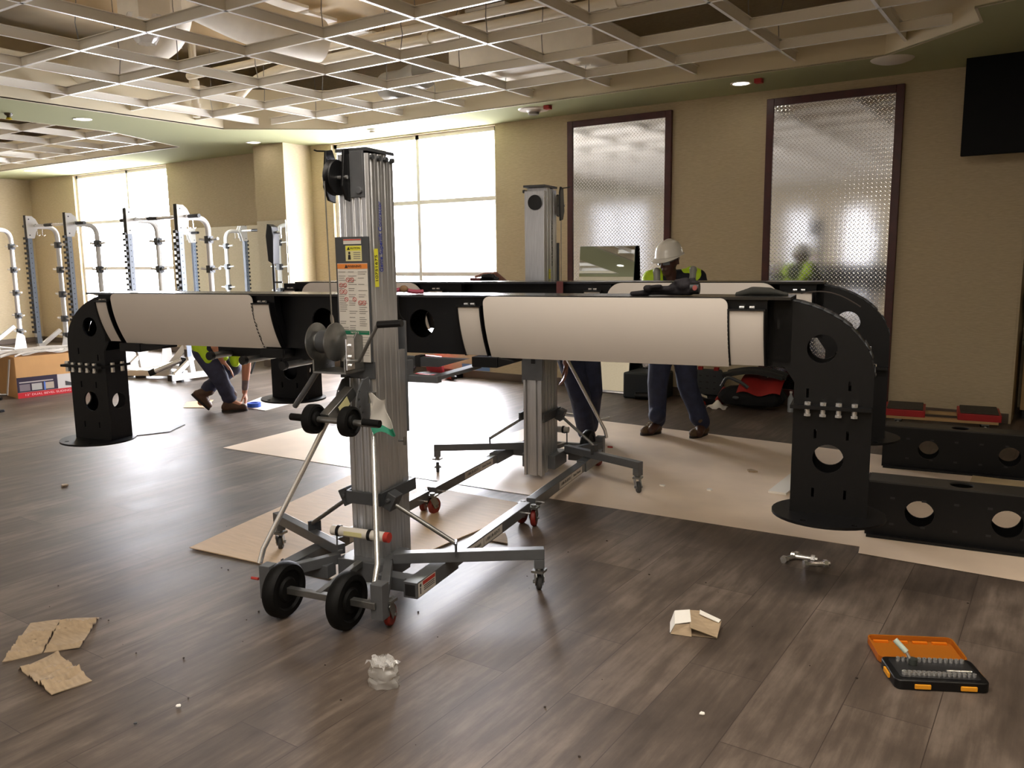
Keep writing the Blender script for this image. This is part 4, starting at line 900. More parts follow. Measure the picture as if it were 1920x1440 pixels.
# ================================================================== PEOPLE
def blob(caps, balls, voxel, name, m, parent=None, smooth_it=6, subd=0):
    """one continuous skin from tapered limbs (p, rp, q, rq) and ellipsoids (c, r)"""
    g = G()
    for c in caps:
        p, rp, q, rq = Vector(c[0]), c[1], Vector(c[2]), c[3]
        d = q-p; L = d.length; ax = d.normalized() if L > 1e-6 else Vector((0, 0, 1))
        n = 12; pts = []; rs = []
        for k in range(1, 4): a = k/4*math.pi/2; pts.append(p-ax*rp*math.cos(a)); rs.append(rp*math.sin(a))
        pts.append(p); rs.append(rp)
        for k in (1, 2, 3): pts.append(p+d*k/4); rs.append(rp+(rq-rp)*k/4)
        pts.append(q); rs.append(rq)
        for k in range(3, 0, -1): a = k/4*math.pi/2; pts.append(q+ax*rq*math.cos(a)); rs.append(rq*math.sin(a))
        g.tube(pts, rs, n)
    for b in balls: g.ball(b[0], b[1], 16, 12)
    o = g.build(name, m, None, True)
    md = o.modifiers.new('fuse', 'REMESH'); md.mode = 'VOXEL'; md.voxel_size = voxel; md.use_smooth_shade = True
    if smooth_it: s = o.modifiers.new('relax', 'SMOOTH'); s.iterations = smooth_it; s.factor = .5
    dg = bpy.context.evaluated_depsgraph_get(); me = bpy.data.meshes.new_from_object(o.evaluated_get(dg)); me.name = name
    me.materials.clear(); me.materials.append(m); me.polygons.foreach_set('use_smooth', [True]*len(me.polygons))
    old = o.data; o.modifiers.clear(); o.data = me; bpy.data.meshes.remove(old)
    if parent: o.parent = parent
    return o
def V(*a): return Vector(a)
def hand(w, f, s, n, curl=.35, sc=1.0, spread=.12):
    """wrist point, finger direction, thumb side, back-of-hand normal -> capsules"""
    f, s, n = Vector(f).normalized(), Vector(s).normalized(), Vector(n).normalized(); w = Vector(w); caps = []
    for k, off in enumerate((.03, .01, -.01, -.028)):
        kn = w + f*.088*sc*(1-.05*abs(k-1)) + s*off*sc
        caps.append((w+s*off*.5*sc, .017*sc, kn, .0125*sc))
        L = (.042, .047, .044, .034)[k]*sc; d = (f+s*(off*spread*20*.3)).normalized(); p = kn; a = curl
        for j, (ll, rr) in enumerate(((1, .0098), (.72, .009), (.58, .0078))):
            dd = (d*math.cos(a) - n*math.sin(a)).normalized(); q = p+dd*L*ll; caps.append((p, rr*sc*1.08, q, rr*sc)); p = q; a += curl*1.1
    b = w+f*.025*sc+s*.022*sc; d1 = (f*.55+s*.8-n*.25).normalized(); d2 = (f*.85+s*.4-n*.35).normalized()
    caps += [(b, .017*sc, b+d1*.04*sc, .0125*sc), (b+d1*.04*sc, .0118*sc, b+d1*.04*sc+d2*.032*sc, .0105*sc), (b+d1*.04*sc+d2*.032*sc, .0105*sc, b+d1*.04*sc+d2*.058*sc, .009*sc)]
    return caps
def boot(ank, heel, toe, up, m, sole_m, parent):
    """work boot from ankle, heel and toe points on the sole line"""
    ank, heel, toe, up = Vector(ank), Vector(heel), Vector(toe), Vector(up); d = (toe-heel).normalized(); L = (toe-heel).length
    sd = d.cross(up).normalized()
    o = blob([(ank+(ank-heel).normalized()*.06, .056, ank, .054), (ank, .054, heel+up*.055+d*.05, .046), (heel+up*.05+d*.04, .045, heel+up*.045+d*L*.55, .046), (heel+up*.075+d*.1, .045, heel+up*.05+d*L*.6, .046), (heel+up*.044+d*L*.55, .047, heel+up*.042+d*(L-.045), .043)], [], .009, 'boot', m, parent, 5)
    pts = []
    for k in range(24):
        a = 2*math.pi*k/24; c = math.cos(a); l = L*.5*c; wd = (.05 if c > 0 else .043)*(abs(math.sin(a))**.8)*(1 if math.sin(a) > 0 else -1)
        pts.append(heel+d*(L*.5+l)+sd*wd)
    n = 24; g = G(); g.add([p for p in pts]+[p+up*.024 for p in pts], [tuple(range(n)), tuple(range(2*n-1, n-1, -1))]+[(i, (i+1) % n, (i+1) % n+n, i+n) for i in range(n)]); g.build('sole', sole_m, o)
    la = G()
    for k in range(4): c = heel+d*(L*.42+.025*k)+up*(.128-.014*k); la.tube([c-sd*.03, c+up*.012, c+sd*.03], .0035, 5)
    la.build('laces', mat('boot_laces', rgb(150, 130, 100), .7), o)
    return o
DENIM_M = mat('dark_denim', rgb(36, 42, 66), .8, noise=.25, nscale=14, bump=.4, bscale=22)
DENIM2_M = mat('worn_denim', rgb(54, 56, 78), .8, noise=.28, nscale=12, bump=.45, bscale=20)
NAVY_M = mat('navy_shirt', rgb(18, 20, 32), .8, noise=.2, nscale=9, bump=.2, bscale=18)
HIVIS_M = mat('hi_vis_fabric', rgb(190, 226, 40), .6, noise=.08, nscale=10, bump=.1, bscale=20)
TAPE_M = mat('silver_reflective_tape', rgb(150, 152, 146), .35)
SKIN_D = mat('dark_brown_skin', rgb(74, 48, 40), .5, noise=.08); SKIN_T = mat('tan_skin', rgb(190, 132, 104), .5, noise=.06); SKIN_P = mat('light_brown_skin', rgb(150, 104, 88), .5, noise=.06)
BOOT_M = mat('brown_boot_leather', rgb(84, 58, 40), .6, noise=.25, nscale=20); BOOT2_M = mat('tan_boot_leather', rgb(92, 72, 52), .7, noise=.25, nscale=18); SOLE_M = mat('boot_sole', rgb(36, 28, 24), .7)
HAT_M = mat('white_hard_hat_shell', rgb(232, 230, 222), .25, coat=.3)
def head(c, face, upv, r=1.0):
    """caps, balls for a head: c = centre, face = look direction"""
    c, f, u = Vector(c), Vector(face).normalized(), Vector(upv).normalized(); s = f.cross(u).normalized(); u = s.cross(f)
    caps = [(c+u*.03*r-f*.015*r, .088*r, c-u*.015*r+f*.012*r, .076*r), (c-u*.02*r+f*.02*r, .068*r, c-u*.085*r+f*.045*r, .044*r),
            (c+f*.09*r+u*.012*r, .011*r, c+f*.112*r-u*.024*r, .016*r), (c+f*.085*r-u*.058*r-s*.02*r, .011*r, c+f*.085*r-u*.058*r+s*.02*r, .011*r), (c+f*.08*r+u*.03*r-s*.036*r, .014*r, c+f*.08*r+u*.03*r+s*.036*r, .014*r)]
    for k in (-1, 1): caps.append((c+s*.082*r*k-f*.008*r+u*.012*r, .014*r, c+s*.086*r*k-f*.012*r-u*.028*r, .01*r))
    return caps, f, s, u
def eyes(c, f, s, u, parent, r=1.0):
    c = Vector(c)
    for k in (-1, 1):
        e = c+f*.083*r+s*.032*r*k+u*.006*r
        o = G().ball(e, .0125*r, 12, 8).build('eye', mat('eye_white', rgb(210, 204, 196), .3), parent); G().ball(e+f*.0085*r, .006*r, 10, 6).build('iris', mat('eye_dark', rgb(30, 20, 16), .2), o)

# ---- worker in the white hard hat, standing behind the far beam
t = thing('person', 'standing worker in white hard hat, glasses and yellow vest behind the far beam', 'person', (-2.93, 6.93, 0), 0)
# local axes: r = right in the picture, f = towards the camera
vr, vf = V(.93, .37, 0), V(.37, -.93, 0)
def L1(r, f, z): return vr*r+vf*f+V(0, 0, z)
hipL, hipR = L1(-.09, 0, .86), L1(.09, 0, .86)
knL, knR = L1(-.13, .07, .47), L1(.13, .06, .47); anL, anR = L1(-.13, -.02, .1), L1(.26, .02, .1)
shL, shR = L1(-.19, .06, 1.40), L1(.2, .0, 1.41); neck = L1(-.02, .06, 1.42); hd = L1(-.045, .11, 1.557)
face = (vf*.8-vr*.55+V(0, 0, -.22)).normalized(); upv = (V(0, 0, 1)+face*.12).normalized()
hc, hf, hs, hu = head(hd, face, upv)
elL, elR = L1(-.3, .16, 1.12), L1(.3, .1, 1.12); wrL, wrR = L1(-.2, .36, 1.1), L1(.14, .36, 1.12)
legs = [(hipL, .092, knL, .066), (knL, .064, anL, .048), (hipR, .092, knR, .066), (knR, .064, anR, .048), (hipL, .1, hipR, .1)]
tor = [(L1(0, 0, .9), .125, L1(0, .02, 1.12), .125), (L1(-.06, .02, 1.12), .12, L1(-.1, .04, 1.3), .1), (L1(.06, .02, 1.12), .12, L1(.1, .02, 1.3), .1), (shL, .068, shR, .068)]
arms = [(shL, .062, elL, .045), (elL, .044, wrL, .03), (shR, .062, elR, .045), (elR, .044, wrR, .03)]
body = blob(legs+tor+arms+[(neck-V(0, 0, .06), .06, hd-V(0, 0, .04), .055)]+hc+hand(wrL, vf+vr*.3, V(0, 0, 1), -vr)+hand(wrR, vf-vr*.3, V(0, 0, 1), vr)+[(anL, .05, L1(-.18, .08, .05), .04), (anR, .05, L1(.24, .12, .05), .04)], [], .0085, 'body', SKIN_D, t, 5)
eyes(hd, hf, hs, hu, body)
blob([(hipL, .115, knL, .092), (knL, .09, anL+V(0, 0, .03), .075), (hipR, .115, knR, .092), (knR, .09, anR+V(0, 0, .03), .078), (hipL, .118, hipR, .118), (L1(0, 0, .9), .14, L1(0, 0, .97), .138)], [(knL+V(0, 0, -.28), .08), (knR+(anR-knR)*.78, .084), (knR+(anR-knR)*.2, .09)], .012, 'jeans', DENIM_M, t, 4)
blob([(L1(0, 0, .95), .138, L1(0, .02, 1.12), .14), (L1(-.06, .02, 1.12), .132, L1(-.1, .04, 1.3), .112), (L1(.06, .02, 1.12), .132, L1(.1, .02, 1.3), .112), (shL, .08, shR, .08), (shL, .076, elL, .06), (shR, .076, elR, .06), (neck-V(0, 0, .05), .068, neck+V(0, 0, .01), .062), (elL, .058, elL+(wrL-elL)*.75, .045), (elR, .058, elR+(wrR-elR)*.75, .045)], [], .011, 'shirt', NAVY_M, t, 4)
vest = blob([(L1(-.1, .05, 1.44), .055, shL+V(0, 0, .0), .09), (L1(.09, .03, 1.44), .055, shR-vr*.02, .09), (shL+vr*.05+V(0, 0, .03), .075, L1(-.135, .13, 1.18), .06), (L1(-.135, .13, 1.18), .06, L1(-.12, .12, .95), .07), (shR-vr*.05+V(0, 0, .03), .075, L1(.14, .1, 1.18), .06), (L1(.14, .1, 1.18), .06, L1(.12, .1, .95), .07), (shL+vr*.06+V(0, 0, .03), .055, L1(-.1, -.12, 1.1), .06), (shR-vr*.06+V(0, 0, .03), .055, L1(.1, -.13, 1.1), .06), (L1(-.1, -.11, 1.2), .07, L1(.1, -.11, 1.2), .07)], [], .011, 'hi_vis_vest', HIVIS_M, t, 4)
blob([(shL+vr*.04+V(0, 0, .07)+vf*.045, .036, L1(-.135, .195, 1.16), .03), (shR-vr*.04+V(0, 0, .07)+vf*.045, .036, L1(.14, .165, 1.16), .03)], [], .009, 'reflective_tape', TAPE_M, vest, 4)
for a, hl, to in ((anL, L1(-.1, -.05, .0), L1(-.27, .1, .0)), (anR, L1(.31, -.07, .0), L1(.17, .16, .0))): boot(a+V(0, 0, .02), hl, to, V(0, 0, 1), BOOT2_M, SOLE_M, t)
# hard hat
H_T = Matrix(((hs.x, hf.x, hu.x, 0), (hs.y, hf.y, hu.y, 0), (hs.z, hf.z, hu.z, 0), (0, 0, 0, 1)))
g = G(Matrix.Translation(hd+hu*.06-hf*.01) @ H_T @ Matrix.Diagonal((.112, .137, .125, 1)))
g.lathe([(1.06, -.08), (1.0, .0), (.97, .25), (.88, .52), (.7, .77), (.45, .92), (.2, .985), (0, 1.0)], n=36); hat = g.build('hard_hat', HAT_M, t)
g = G(Matrix.Translation(hd+hu*.055-hf*.01) @ H_T)
def brim(u, v):
    a = 2*math.pi*u; fr = max(0, math.sin(a)); w = .012+.045*fr**2
    return ((.112+w*v)*math.cos(a), (.137+w*v)*math.sin(a), -.012-.02*v*fr)
g.shell(brim, 36, 3, (0, 0, .004)); g.build('brim', HAT_M, hat)
g = G(Matrix.Translation(hd+hu*.06-hf*.01) @ H_T); g.tube([(0, .134*math.cos(R(a)), .126*math.sin(R(a))) for a in range(15, 166, 10)], .007, 6); g.build('crown_ridge', HAT_M, hat)
g = G(Matrix.Translation(hd+hu*.008) @ H_T)
for k in (-1, 1): g.tube([(k*.012, .106, .0), (k*.05, .1, .004), (k*.078, .07, .006), (k*.086, .0, .012)], .0035, 6); g.shell(lambda u, v, k=k: (k*(.01+.055*u), .104-.025*u*u, .014-.034*v), 5, 3, (0, .002, 0))
g.build('safety_glasses', mat('clear_grey_lens', rgb(120, 130, 140), .1), t)

# ---- worker crouching under the near beam, reaching for the tape
t = thing('person', 'crouching worker in jeans and yellow vest reaching for the blue tape roll', 'person', (-7.6, 5.62, 0), 0)
cr, cf = V(.59, .807, 0), V(.807, -.59, 0)
def L2(r, f, z): return cr*r+cf*f+V(0, 0, z)
hp1, hp2 = L2(-.14, .09, .66), L2(-.12, -.1, .66)
k1, a1 = L2(.0, .14, .38), L2(.085, .1, .11)
k2, a2 = L2(.15, -.12, .45), L2(-.17, -.03, .21)
ch = L2(.22, .0, .88); s1, s2 = L2(.25, .17, .86), L2(.3, -.17, .86)
e1 = L2(.30, .02, .56); w1 = L2(.235, -.02, .17); e2 = L2(-.02, .26, .72); w2 = L2(.05, .2, .55)
e1 = L2(.29, .1, .55); w1 = L2(.25, .03, .19)
hd = L2(.47, .0, .93); hc, hf, hs, hu = head(hd, cr*.6+V(0, 0, -.8), cr*.8+V(0, 0, .6))
body = blob([(hp1, .09, k1, .066), (k1, .062, a1, .046), (hp2, .09, k2, .066), (k2, .062, a2, .046), (hp1, .1, hp2, .1), (L2(-.12, 0, .7), .125, L2(.08, 0, .82), .125), (L2(.08, 0, .82), .13, ch, .12), (s1, .07, s2, .07), (s2, .06, e1, .047), (e1, .046, e1+(w1-e1)*.35, .047), (e1+(w1-e1)*.35, .046, w1, .029), (s1, .06, e2, .047), (e2, .045, w2, .03), (ch+cr*.06, .06, hd, .055), (a1, .045, L2(.2, .12, .05), .04), (a2, .045, L2(-.2, -.03, .1), .04)]+hc
    + hand(w1, V(0, 0, -1)+cr*.12, -cr*.3+cf*.9, cr, .32) + hand(w2, cr*.5+V(0, 0, -.6), cf*-1, V(0, 0, 1)+cr*.3, .3), [], .0085, 'body', SKIN_T, t, 5)
eyes(hd, hf, hs, hu, body)
blob([(e1+(w1-e1)*.45, .0415, e1+(w1-e1)*.88, .0345)], [], .007, 'forearm_tattoo', mat('tattooed_skin', rgb(120, 108, 108), .5, noise=.25, nscale=30), body, 3)
blob([(hp1, .118, k1+(hp1-k1)*.1, .094), (k1, .088, a1+V(0, 0, .05), .074), (hp2, .112, k2, .092), (k2, .086, a2+(k2-a2)*.12, .07), (hp1, .12, hp2, .12)], [(k1, .094), (k1+(a1-k1)*.55+cr*.015, .085), (a1+V(0, 0, .05), .082), (a2+(k2-a2)*.2, .078)], .011, 'jeans', DENIM2_M, t, 4)
blob([(L2(-.08, 0, .74), .138, L2(.08, 0, .82), .14), (L2(.08, 0, .82), .14, ch, .13), (s1, .085, s2, .085), (s2, .078, s2+(e1-s2)*.6, .068), (s1, .078, s1+(e2-s1)*.6, .068)], [], .011, 'shirt', NAVY_M, t, 4)
vest = blob([(L2(-.17, .12, .72), .09, L2(-.1, .18, .58), .05), (L2(-.14, .02, .76), .11, L2(.1, .02, .86), .13), (L2(.1, .05, .84), .14, L2(.2, .05, .88), .12), (L2(.02, .18, .74), .07, L2(.06, .2, .60), .045), (L2(.17, .02, .72), .08, L2(.17, .05, .52), .05)], [], .011, 'hi_vis_vest', HIVIS_M, t, 4)
blob([(L2(.0, .12, .97-.12), .06, L2(.04, .17, .7), .03)], [], .009, 'reflective_tape', TAPE_M, vest, 3)
boot(a1+V(0, 0, .02), L2(.0, .1, 0), L2(.27, .13, 0), V(0, 0, 1), BOOT_M, SOLE_M, t)
h2, t2 = L2(-.30, -.03, .19), L2(-.13, -.03, .004); dd = (t2-h2).normalized(); uu = (cf.cross(dd)*-1).normalized()
uu = uu if uu.z > 0 else -uu
boot(a2, h2, t2, uu, BOOT_M, SOLE_M, t)

# ---- worker behind the far lift, bent over the far beam
t = thing('person', 'bent worker in dark jeans hidden behind the far lift, hand on the beam', 'person', (-3.4, 6.18, 0), 0)
br_, bf = V(.88, .47, 0), V(.47, -.88, 0)
def L3(r, f, z): return br_*r+bf*f+V(0, 0, z)
hp1, hp2 = L3(-.16, .02, .84), L3(.0, -.04, .84)
k1, a1 = L3(-.05, .16, .46), L3(.0, .02, .1); k2, a2 = L3(.05, .0, .46), L3(.03, -.22, .1)
ch = L3(-.34, .42, 1.16); s1, s2 = L3(-.52, .44, 1.25), L3(-.2, .5, 1.26)
hd = L3(-.45, .68, 1.2); hc, hf, hs, hu = head(hd, bf*.7-br_*.3+V(0, 0, -.6), V(0, 0, .8)+bf*.5)
e1, w1 = L3(-.62, .66, 1.2), L3(-.66, .96, 1.33); e2, w2 = L3(-.1, .55, 1.0), L3(-.15, .55, .78)
hw = V(-3.62, 5.09, 1.476)-V(-3.4, 6.18, 0); w1 = hw+V(-.02, .1, .0); e1 = hw+V(-.05, .36, -.13)
s1 = L3(-.42, .42, 1.27)
body = blob([(hp1, .09, k1, .066), (k1, .062, a1, .046), (hp2, .09, k2, .066), (k2, .062, a2, .046), (hp1, .1, hp2, .1), (L3(-.08, 0, .9), .125, L3(-.2, .2, 1.08), .125), (L3(-.2, .2, 1.08), .13, ch, .12), (s1, .065, s2, .065), (s1, .058, e1, .045), (e1, .043, w1, .029), (s2, .06, e2, .045), (e2, .043, w2, .03), (ch+bf*.1, .06, hd, .055), (a1, .045, L3(.0, .12, .05), .04), (a2, .045, L3(.03, -.1, .05), .04)]+hc
    + hand(w1, V(-.35, -1, .06), V(1, -.2, .3), V(.0, .1, 1), .12)+hand(w2, V(0, 0, -1), bf, br_, .3), [], .0085, 'body', SKIN_P, t, 5)
eyes(hd, hf, hs, hu, body)
blob([(hp1, .118, k1, .094), (k1, .09, a1+V(0, 0, .02), .076), (hp2, .118, k2, .094), (k2, .09, a2+V(0, 0, .02), .076), (hp1, .122, hp2, .122)], [], .011, 'jeans', DENIM_M, t, 4)
blob([(L3(-.08, 0, .93), .138, L3(-.2, .2, 1.08), .14), (L3(-.2, .2, 1.09), .142, ch, .13), (L3(-.1, .18, 1.24), .15, L3(-.2, .36, 1.26), .13), (s1, .08, s2, .08), (s2, .075, e2, .06), (s1, .072, s1+(e1-s1)*.55, .06)], [], .011, 'shirt', mat('dark_olive_shirt', rgb(44, 44, 36), .8, noise=.2, bump=.2, bscale=18), t, 4)
boot(a1+V(0, 0, .02), L3(-.01, -.05, 0), L3(.01, .22, 0), V(0, 0, 1), BOOT_M, SOLE_M, t); boot(a2+V(0, 0, .02), L3(.02, -.29, 0), L3(.05, -.02, 0), V(0, 0, 1), BOOT_M, SOLE_M, t)

# ================================================================== FLOOR PROTECTION AND LITTER
def sheet(name, label, pts, z, th, m, cat='floor covering', wav=.0, seed=1, n=14, group=None, parent=None):
    """a flat four-cornered sheet lying on the floor, slightly wavy"""
    random.seed(seed); a, b, c, d = [Vector((p[0], p[1], 0)) for p in pts]
    ph = [random.uniform(0, 6.28) for _ in range(4)]
    def fn(u, v):
        p = (a*(1-u)+b*u)*(1-v)+(d*(1-u)+c*u)*v
        w = wav*(.5+.5*math.sin(5*u+ph[0]+3*v))*(.5+.5*math.sin(4*v+ph[1]))
        e = .006*math.sin(9*u+ph[2])*(1-abs(2*v-1)) + .006*math.sin(11*v+ph[3])*(1-abs(2*u-1))
        return (p.x+e, p.y+e, z+th+w)
    o = G().shell(fn, n, n, (0, 0, -th)).build(name, m, parent)
    if label: tag(o, label, cat, group)
    return o
sheet('floor_paper', 'front strip of brown floor paper running under the rig halves to the right', [(-6.03, 4.45), (-.05, 4.76), (-.05, 5.85), (-6.1, 5.62)], .0006, .002, PAPER_M, wav=.002, seed=2, n=26)
sheet('floor_paper', 'rear strip of brown floor paper under the standing worker, seam towards the front strip', [(-4.2, 5.68), (-.05, 5.86), (-.05, 6.98), (-4.25, 7.2)], .0006, .0022, PAPER_M, wav=.002, seed=3, n=26)
sheet('floor_paper', 'brown floor paper at the right edge under the spare black members', [(-.86, 4.60), (.6, 4.62), (.6, 4.86), (-.9, 4.80)], .0035, .002, PAPER_M, wav=.001, seed=9)
sheet('cardboard_sheet', 'flattened cardboard sheet under the near lift, creased and lit by the window', [(-4.03, 2.71), (-2.86, 2.83), (-2.8, 4.42), (-4.42, 4.40)], .0006, .005, CARD_M, wav=.006, seed=4, n=26)
sheet('white_sheet', 'small pale sheet on the floor beneath the blue tape roll', [(-7.62, 5.86), (-7.15, 5.84), (-7.35, 6.62), (-7.9, 6.4)], .0006, .006, mat('pale_board', rgb(226, 222, 214), .5), 'board', seed=5)
sheet('black_sheet', 'thin black plate lying on the floor beside the left rig leg', [(-7.2, 4.28), (-7.05, 4.62), (-7.24, 4.92), (-7.45, 4.55)], .0006, .006, BLACK_M, 'plate', seed=6)
sheet('cardboard_scrap', 'small torn cardboard scrap behind the crouching worker heel', [(-8.1, 5.5), (-7.9, 5.62), (-8.25, 6.0), (-8.4, 5.75)], .0006, .006, CARD_M, 'cardboard', seed=7)
def corr(name, label, pts, seed, amp, folds):
    random.seed(seed); a, b, c, d = [Vector((p[0], p[1], 0)) for p in pts]
    t = [random.random()*.8+.1 for _ in range(folds)]
    def fn(u, v):
        p = (a*(1-u)+b*u)*(1-v)+(d*(1-u)+c*u)*v
        h = sum(amp*math.exp(-((v-k-.05*math.sin(6*u+k*9))/.022)**2) for k in t)
        return (p.x, p.y, .006+h+.004*math.sin(3*u+2*v+seed))
    o = G().shell(fn, 10, 34, (0, 0, -.004)).build(name, CARDP_M); tag(o, label, 'cardboard', 'torn cardboard pieces at the lower left'); return o
corr('cardboard_piece', 'torn cardboard piece at the left photo edge, left one of the joined pair', [(-3.5, 1.468), (-3.448, 1.60), (-3.695, 1.807), (-3.79, 1.722)], 3, .011, 7)
corr('cardboard_piece', 'torn cardboard piece right of the joined pair at the lower left', [(-3.446, 1.605), (-3.35, 1.705), (-3.58, 1.921), (-3.692, 1.81)], 5, .010, 7)
corr('cardboard_piece', 'ribbed cardboard piece lying nearest the camera at the lower left', [(-3.06, 1.438), (-3.046, 1.585), (-3.394, 1.63), (-3.388, 1.477)], 8, .012, 10)
# crushed small carton
t = thing('crushed_carton', 'crushed open cardboard carton with white flaps in the right foreground', 'carton', (-1.25, 3.26, 0), R(25)); t.scale = (.8, .8, .8)
CARD_M = CARDP_M
def facet(name, polys, m): 
    g = G()
    for p in polys: g.add([Vector(q) for q in p], [tuple(range(len(p)))])
    o = g.build(name, m, t, smooth=False); s = o.modifiers.new('thick', 'SOLIDIFY'); s.thickness = .003; return o
facet('top_panel', [[(-.04, -.1, .055), (.1, -.11, .012), (.13, .03, .045), (.02, .1, .065), (-.03, .09, .07)]], CARD_M)
facet('white_flap', [[(-.115, -.06, .05), (-.03, -.045, .06), (-.03, .09, .07), (-.11, .1, .055)], [(-.115, -.06, .05), (-.11, .1, .055), (-.135, .06, .004), (-.14, -.07, .006)]], WHITE_M)
facet('torn_panel', [[(-.14, -.08, .004), (-.03, -.1, .003), (-.03, -.048, .055), (-.115, -.062, .048)]], CARD_M)
facet('back_panel', [[(-.12, .12, .004), (.1, .1, .004), (.02, .105, .06), (-.11, .105, .055)]], mat('brown_inside', rgb(140, 92, 56), .8))
facet('side_panel', [[(.1, -.115, .01), (.135, .03, .04), (.13, .06, .003), (.105, -.09, .003)]], CARD_M)
facet('bottom_panel', [[(-.12, -.08, .002), (.1, -.1, .002), (.12, .06, .002), (-.11, .11, .002)]], CARD_M)
facet('label_strip', [[(.025, .102, .069), (.02, .055, .0665), (.118, .0, .046), (.132, .032, .049)]], WHITE_M)
# plastic bag
t = thing('plastic_bag', 'small crumpled clear plastic bag on the dark floor in the foreground', 'bag', (-2.075, 2.18, 0), 0)
random.seed(21); nz = [[random.uniform(-1, 1) for _ in range(20)] for _ in range(12)]
def bagf(u, v):
    a = 2*math.pi*u; i = int(u*18) % 18; j = min(int(v*10), 10); w = .062*(1-.25*v)+.011*nz[j][i]
    return (w*math.cos(a)*1.1, w*math.sin(a)*.85, .002+.095*v+.008*nz[(j+3) % 12][i])
g = G(); g.grid(bagf, 18, 10); o = g.build('crumpled_film', film_material('bag_film', (.82, .81, .79, 1), .3, .08), t); o.modifiers.new('smooth', 'SUBSURF').render_levels = 1
g = G(); g.grid(lambda u, v: (-.05+.1*u+.01*nz[int(v*6)][int(u*10)], -.04+.08*v, .09+.014*nz[int(u*10)][int(v*10)]), 10, 8); g.build('crumpled_top', film_material('bag_glint', (.9, .9, .9, 1), .4, .06), t)
# bits and crumbs
def bit(name, label, cat, x, y, s, m, seed):
    random.seed(seed); g = G(); n = 6; pts = [(s*random.uniform(.6, 1.1)*math.cos(k*1.05), s*random.uniform(.5, 1)*math.sin(k*1.05)) for k in range(n)]
    g.prism(pts, 0, s*.3); o = g.build(name, m, smooth=False); o.location = (x, y, .003); tag(o, label, cat, 'scraps on the floor'); return o
bit('wood_chip', 'pale chip on the glossy floor at the left, alone', 'scrap', -5.98, 3.045, .035, CARD_M, 1)
bit('wood_chip', 'curled brown shaving on the paper before the standing worker', 'scrap', -1.893, 6.0, .04, CARD_M, 2)
bit('paper_scrap', 'white triangular scrap on the brown paper right of the far lift', 'scrap', -1.982, 5.357, .03, WHITE_M, 3)
bit('paper_scrap', 'thin pale scrap on the brown paper nearest the far lift caster', 'scrap', -2.296, 5.292, .025, WHITE_M, 4)
bit('paper_scrap', 'tiny white scrap on the dark floor below the crushed carton', 'scrap', -.979, 2.625, .012, WHITE_M, 5)
o = sheet('cardboard_scrap', 'tan cardboard corner under the leg of the near lift', [(-2.72, 3.70), (-2.55, 3.72), (-2.66, 3.86), (-2.74, 3.83)], .004, .004, CARD_M, 'cardboard', seed=12)
o = bit('wood_chip', 'bent splinter on the dark floor at the lower left', 'scrap', -2.594, 1.653, .012, WHITE_M, 6)
o = bit('crumb', 'grey crumb on the floor nearest the lower left corner', 'scrap', -2.62, 1.5, .009, DGREY_M, 7)
random.seed(31); cr_ = G()
for k in range(60):
    x, y = random.uniform(-4.4, -.2), random.uniform(1.3, 4.2)
    s_ = random.uniform(.002, .006); cr_.ball((x, y, s_*.5), (s_, s_*.8, s_*.5), 6, 4)
o = cr_.build('floor_debris', mat('dark_crumb', rgb(52, 42, 36), .8)); tag(o, 'tiny dark crumbs scattered over the foreground floor', 'debris', kind='stuff')
o = G().tube(bend([(-4.35, 7.35, .004), (-4.0, 7.25, .02), (-3.8, 7.2, .006), (-3.75, 7.3, .02)], .1), .007, 6).build('plastic_strap', WHITE_M); tag(o, 'white plastic strap lying on the floor behind the far lift', 'strap')
# tape roll on the pale sheet
t = thing('tape_roll', 'blue masking tape roll under the crouching worker hand', 'tape', (-7.44, 5.93, .0075)); G().lathe([(.042, 0), (.075, 0), (.075, .045), (.042, .045), (.042, 0)], n=28).build('tape', mat('blue_tape', rgb(36, 84, 190), .5), t)
def bolt(name, label, x, y, z, rz, group, s=1):
    t = thing(name, label, 'bolt', (x, y, z+.013*s), rz, group); g = G(); g.tube([(-.045*s, 0, 0), (.035*s, 0, 0)], .0085*s, 10); g.build('shank', CHROME_M, t)
    g = G(); g.tube([(-.058*s, 0, 0), (-.045*s, 0, 0)], .0145*s, 6); g.build('head', CHROME_M, t); g = G(); g.tube([(.012*s, 0, 0), (.026*s, 0, 0)], .0145*s, 6); g.build('nut', CHROME_M, t); return t
bolt('bolt', 'shiny bolt at the left end of the loose hardware on the floor', -1.13, 4.325, 0, 1.2, 'loose bolts by the right rig leg', 1.45)
bolt('bolt', 'shiny bolt in the middle of the loose hardware on the floor', -1.06, 4.34, 0, .1, 'loose bolts by the right rig leg', 1.45)
bolt('bolt', 'shiny bolt at the right end of the loose hardware on the floor', -.985, 4.29, 0, .6, 'loose bolts by the right rig leg', 1.45)
t = thing('nut', 'shiny hexagonal nut between the first two loose bolts', 'nut', (-1.105, 4.37, 0), .3, 'loose bolts by the right rig leg'); G().lathe([(.009, 0), (.018, 0), (.018, .016), (.009, .016), (.009, 0)], n=6).build('nut_body', CHROME_M, t)
bolt('bolt', 'nearer of two bolts on the pale sheet beside the blue tape', -7.5, 6.3, .007, .5, 'bolts on the pale sheet', 1.5); bolt('bolt', 'farther of two bolts on the pale sheet beside the blue tape', -7.58, 6.42, .007, 1.6, 'bolts on the pale sheet', 1.5)

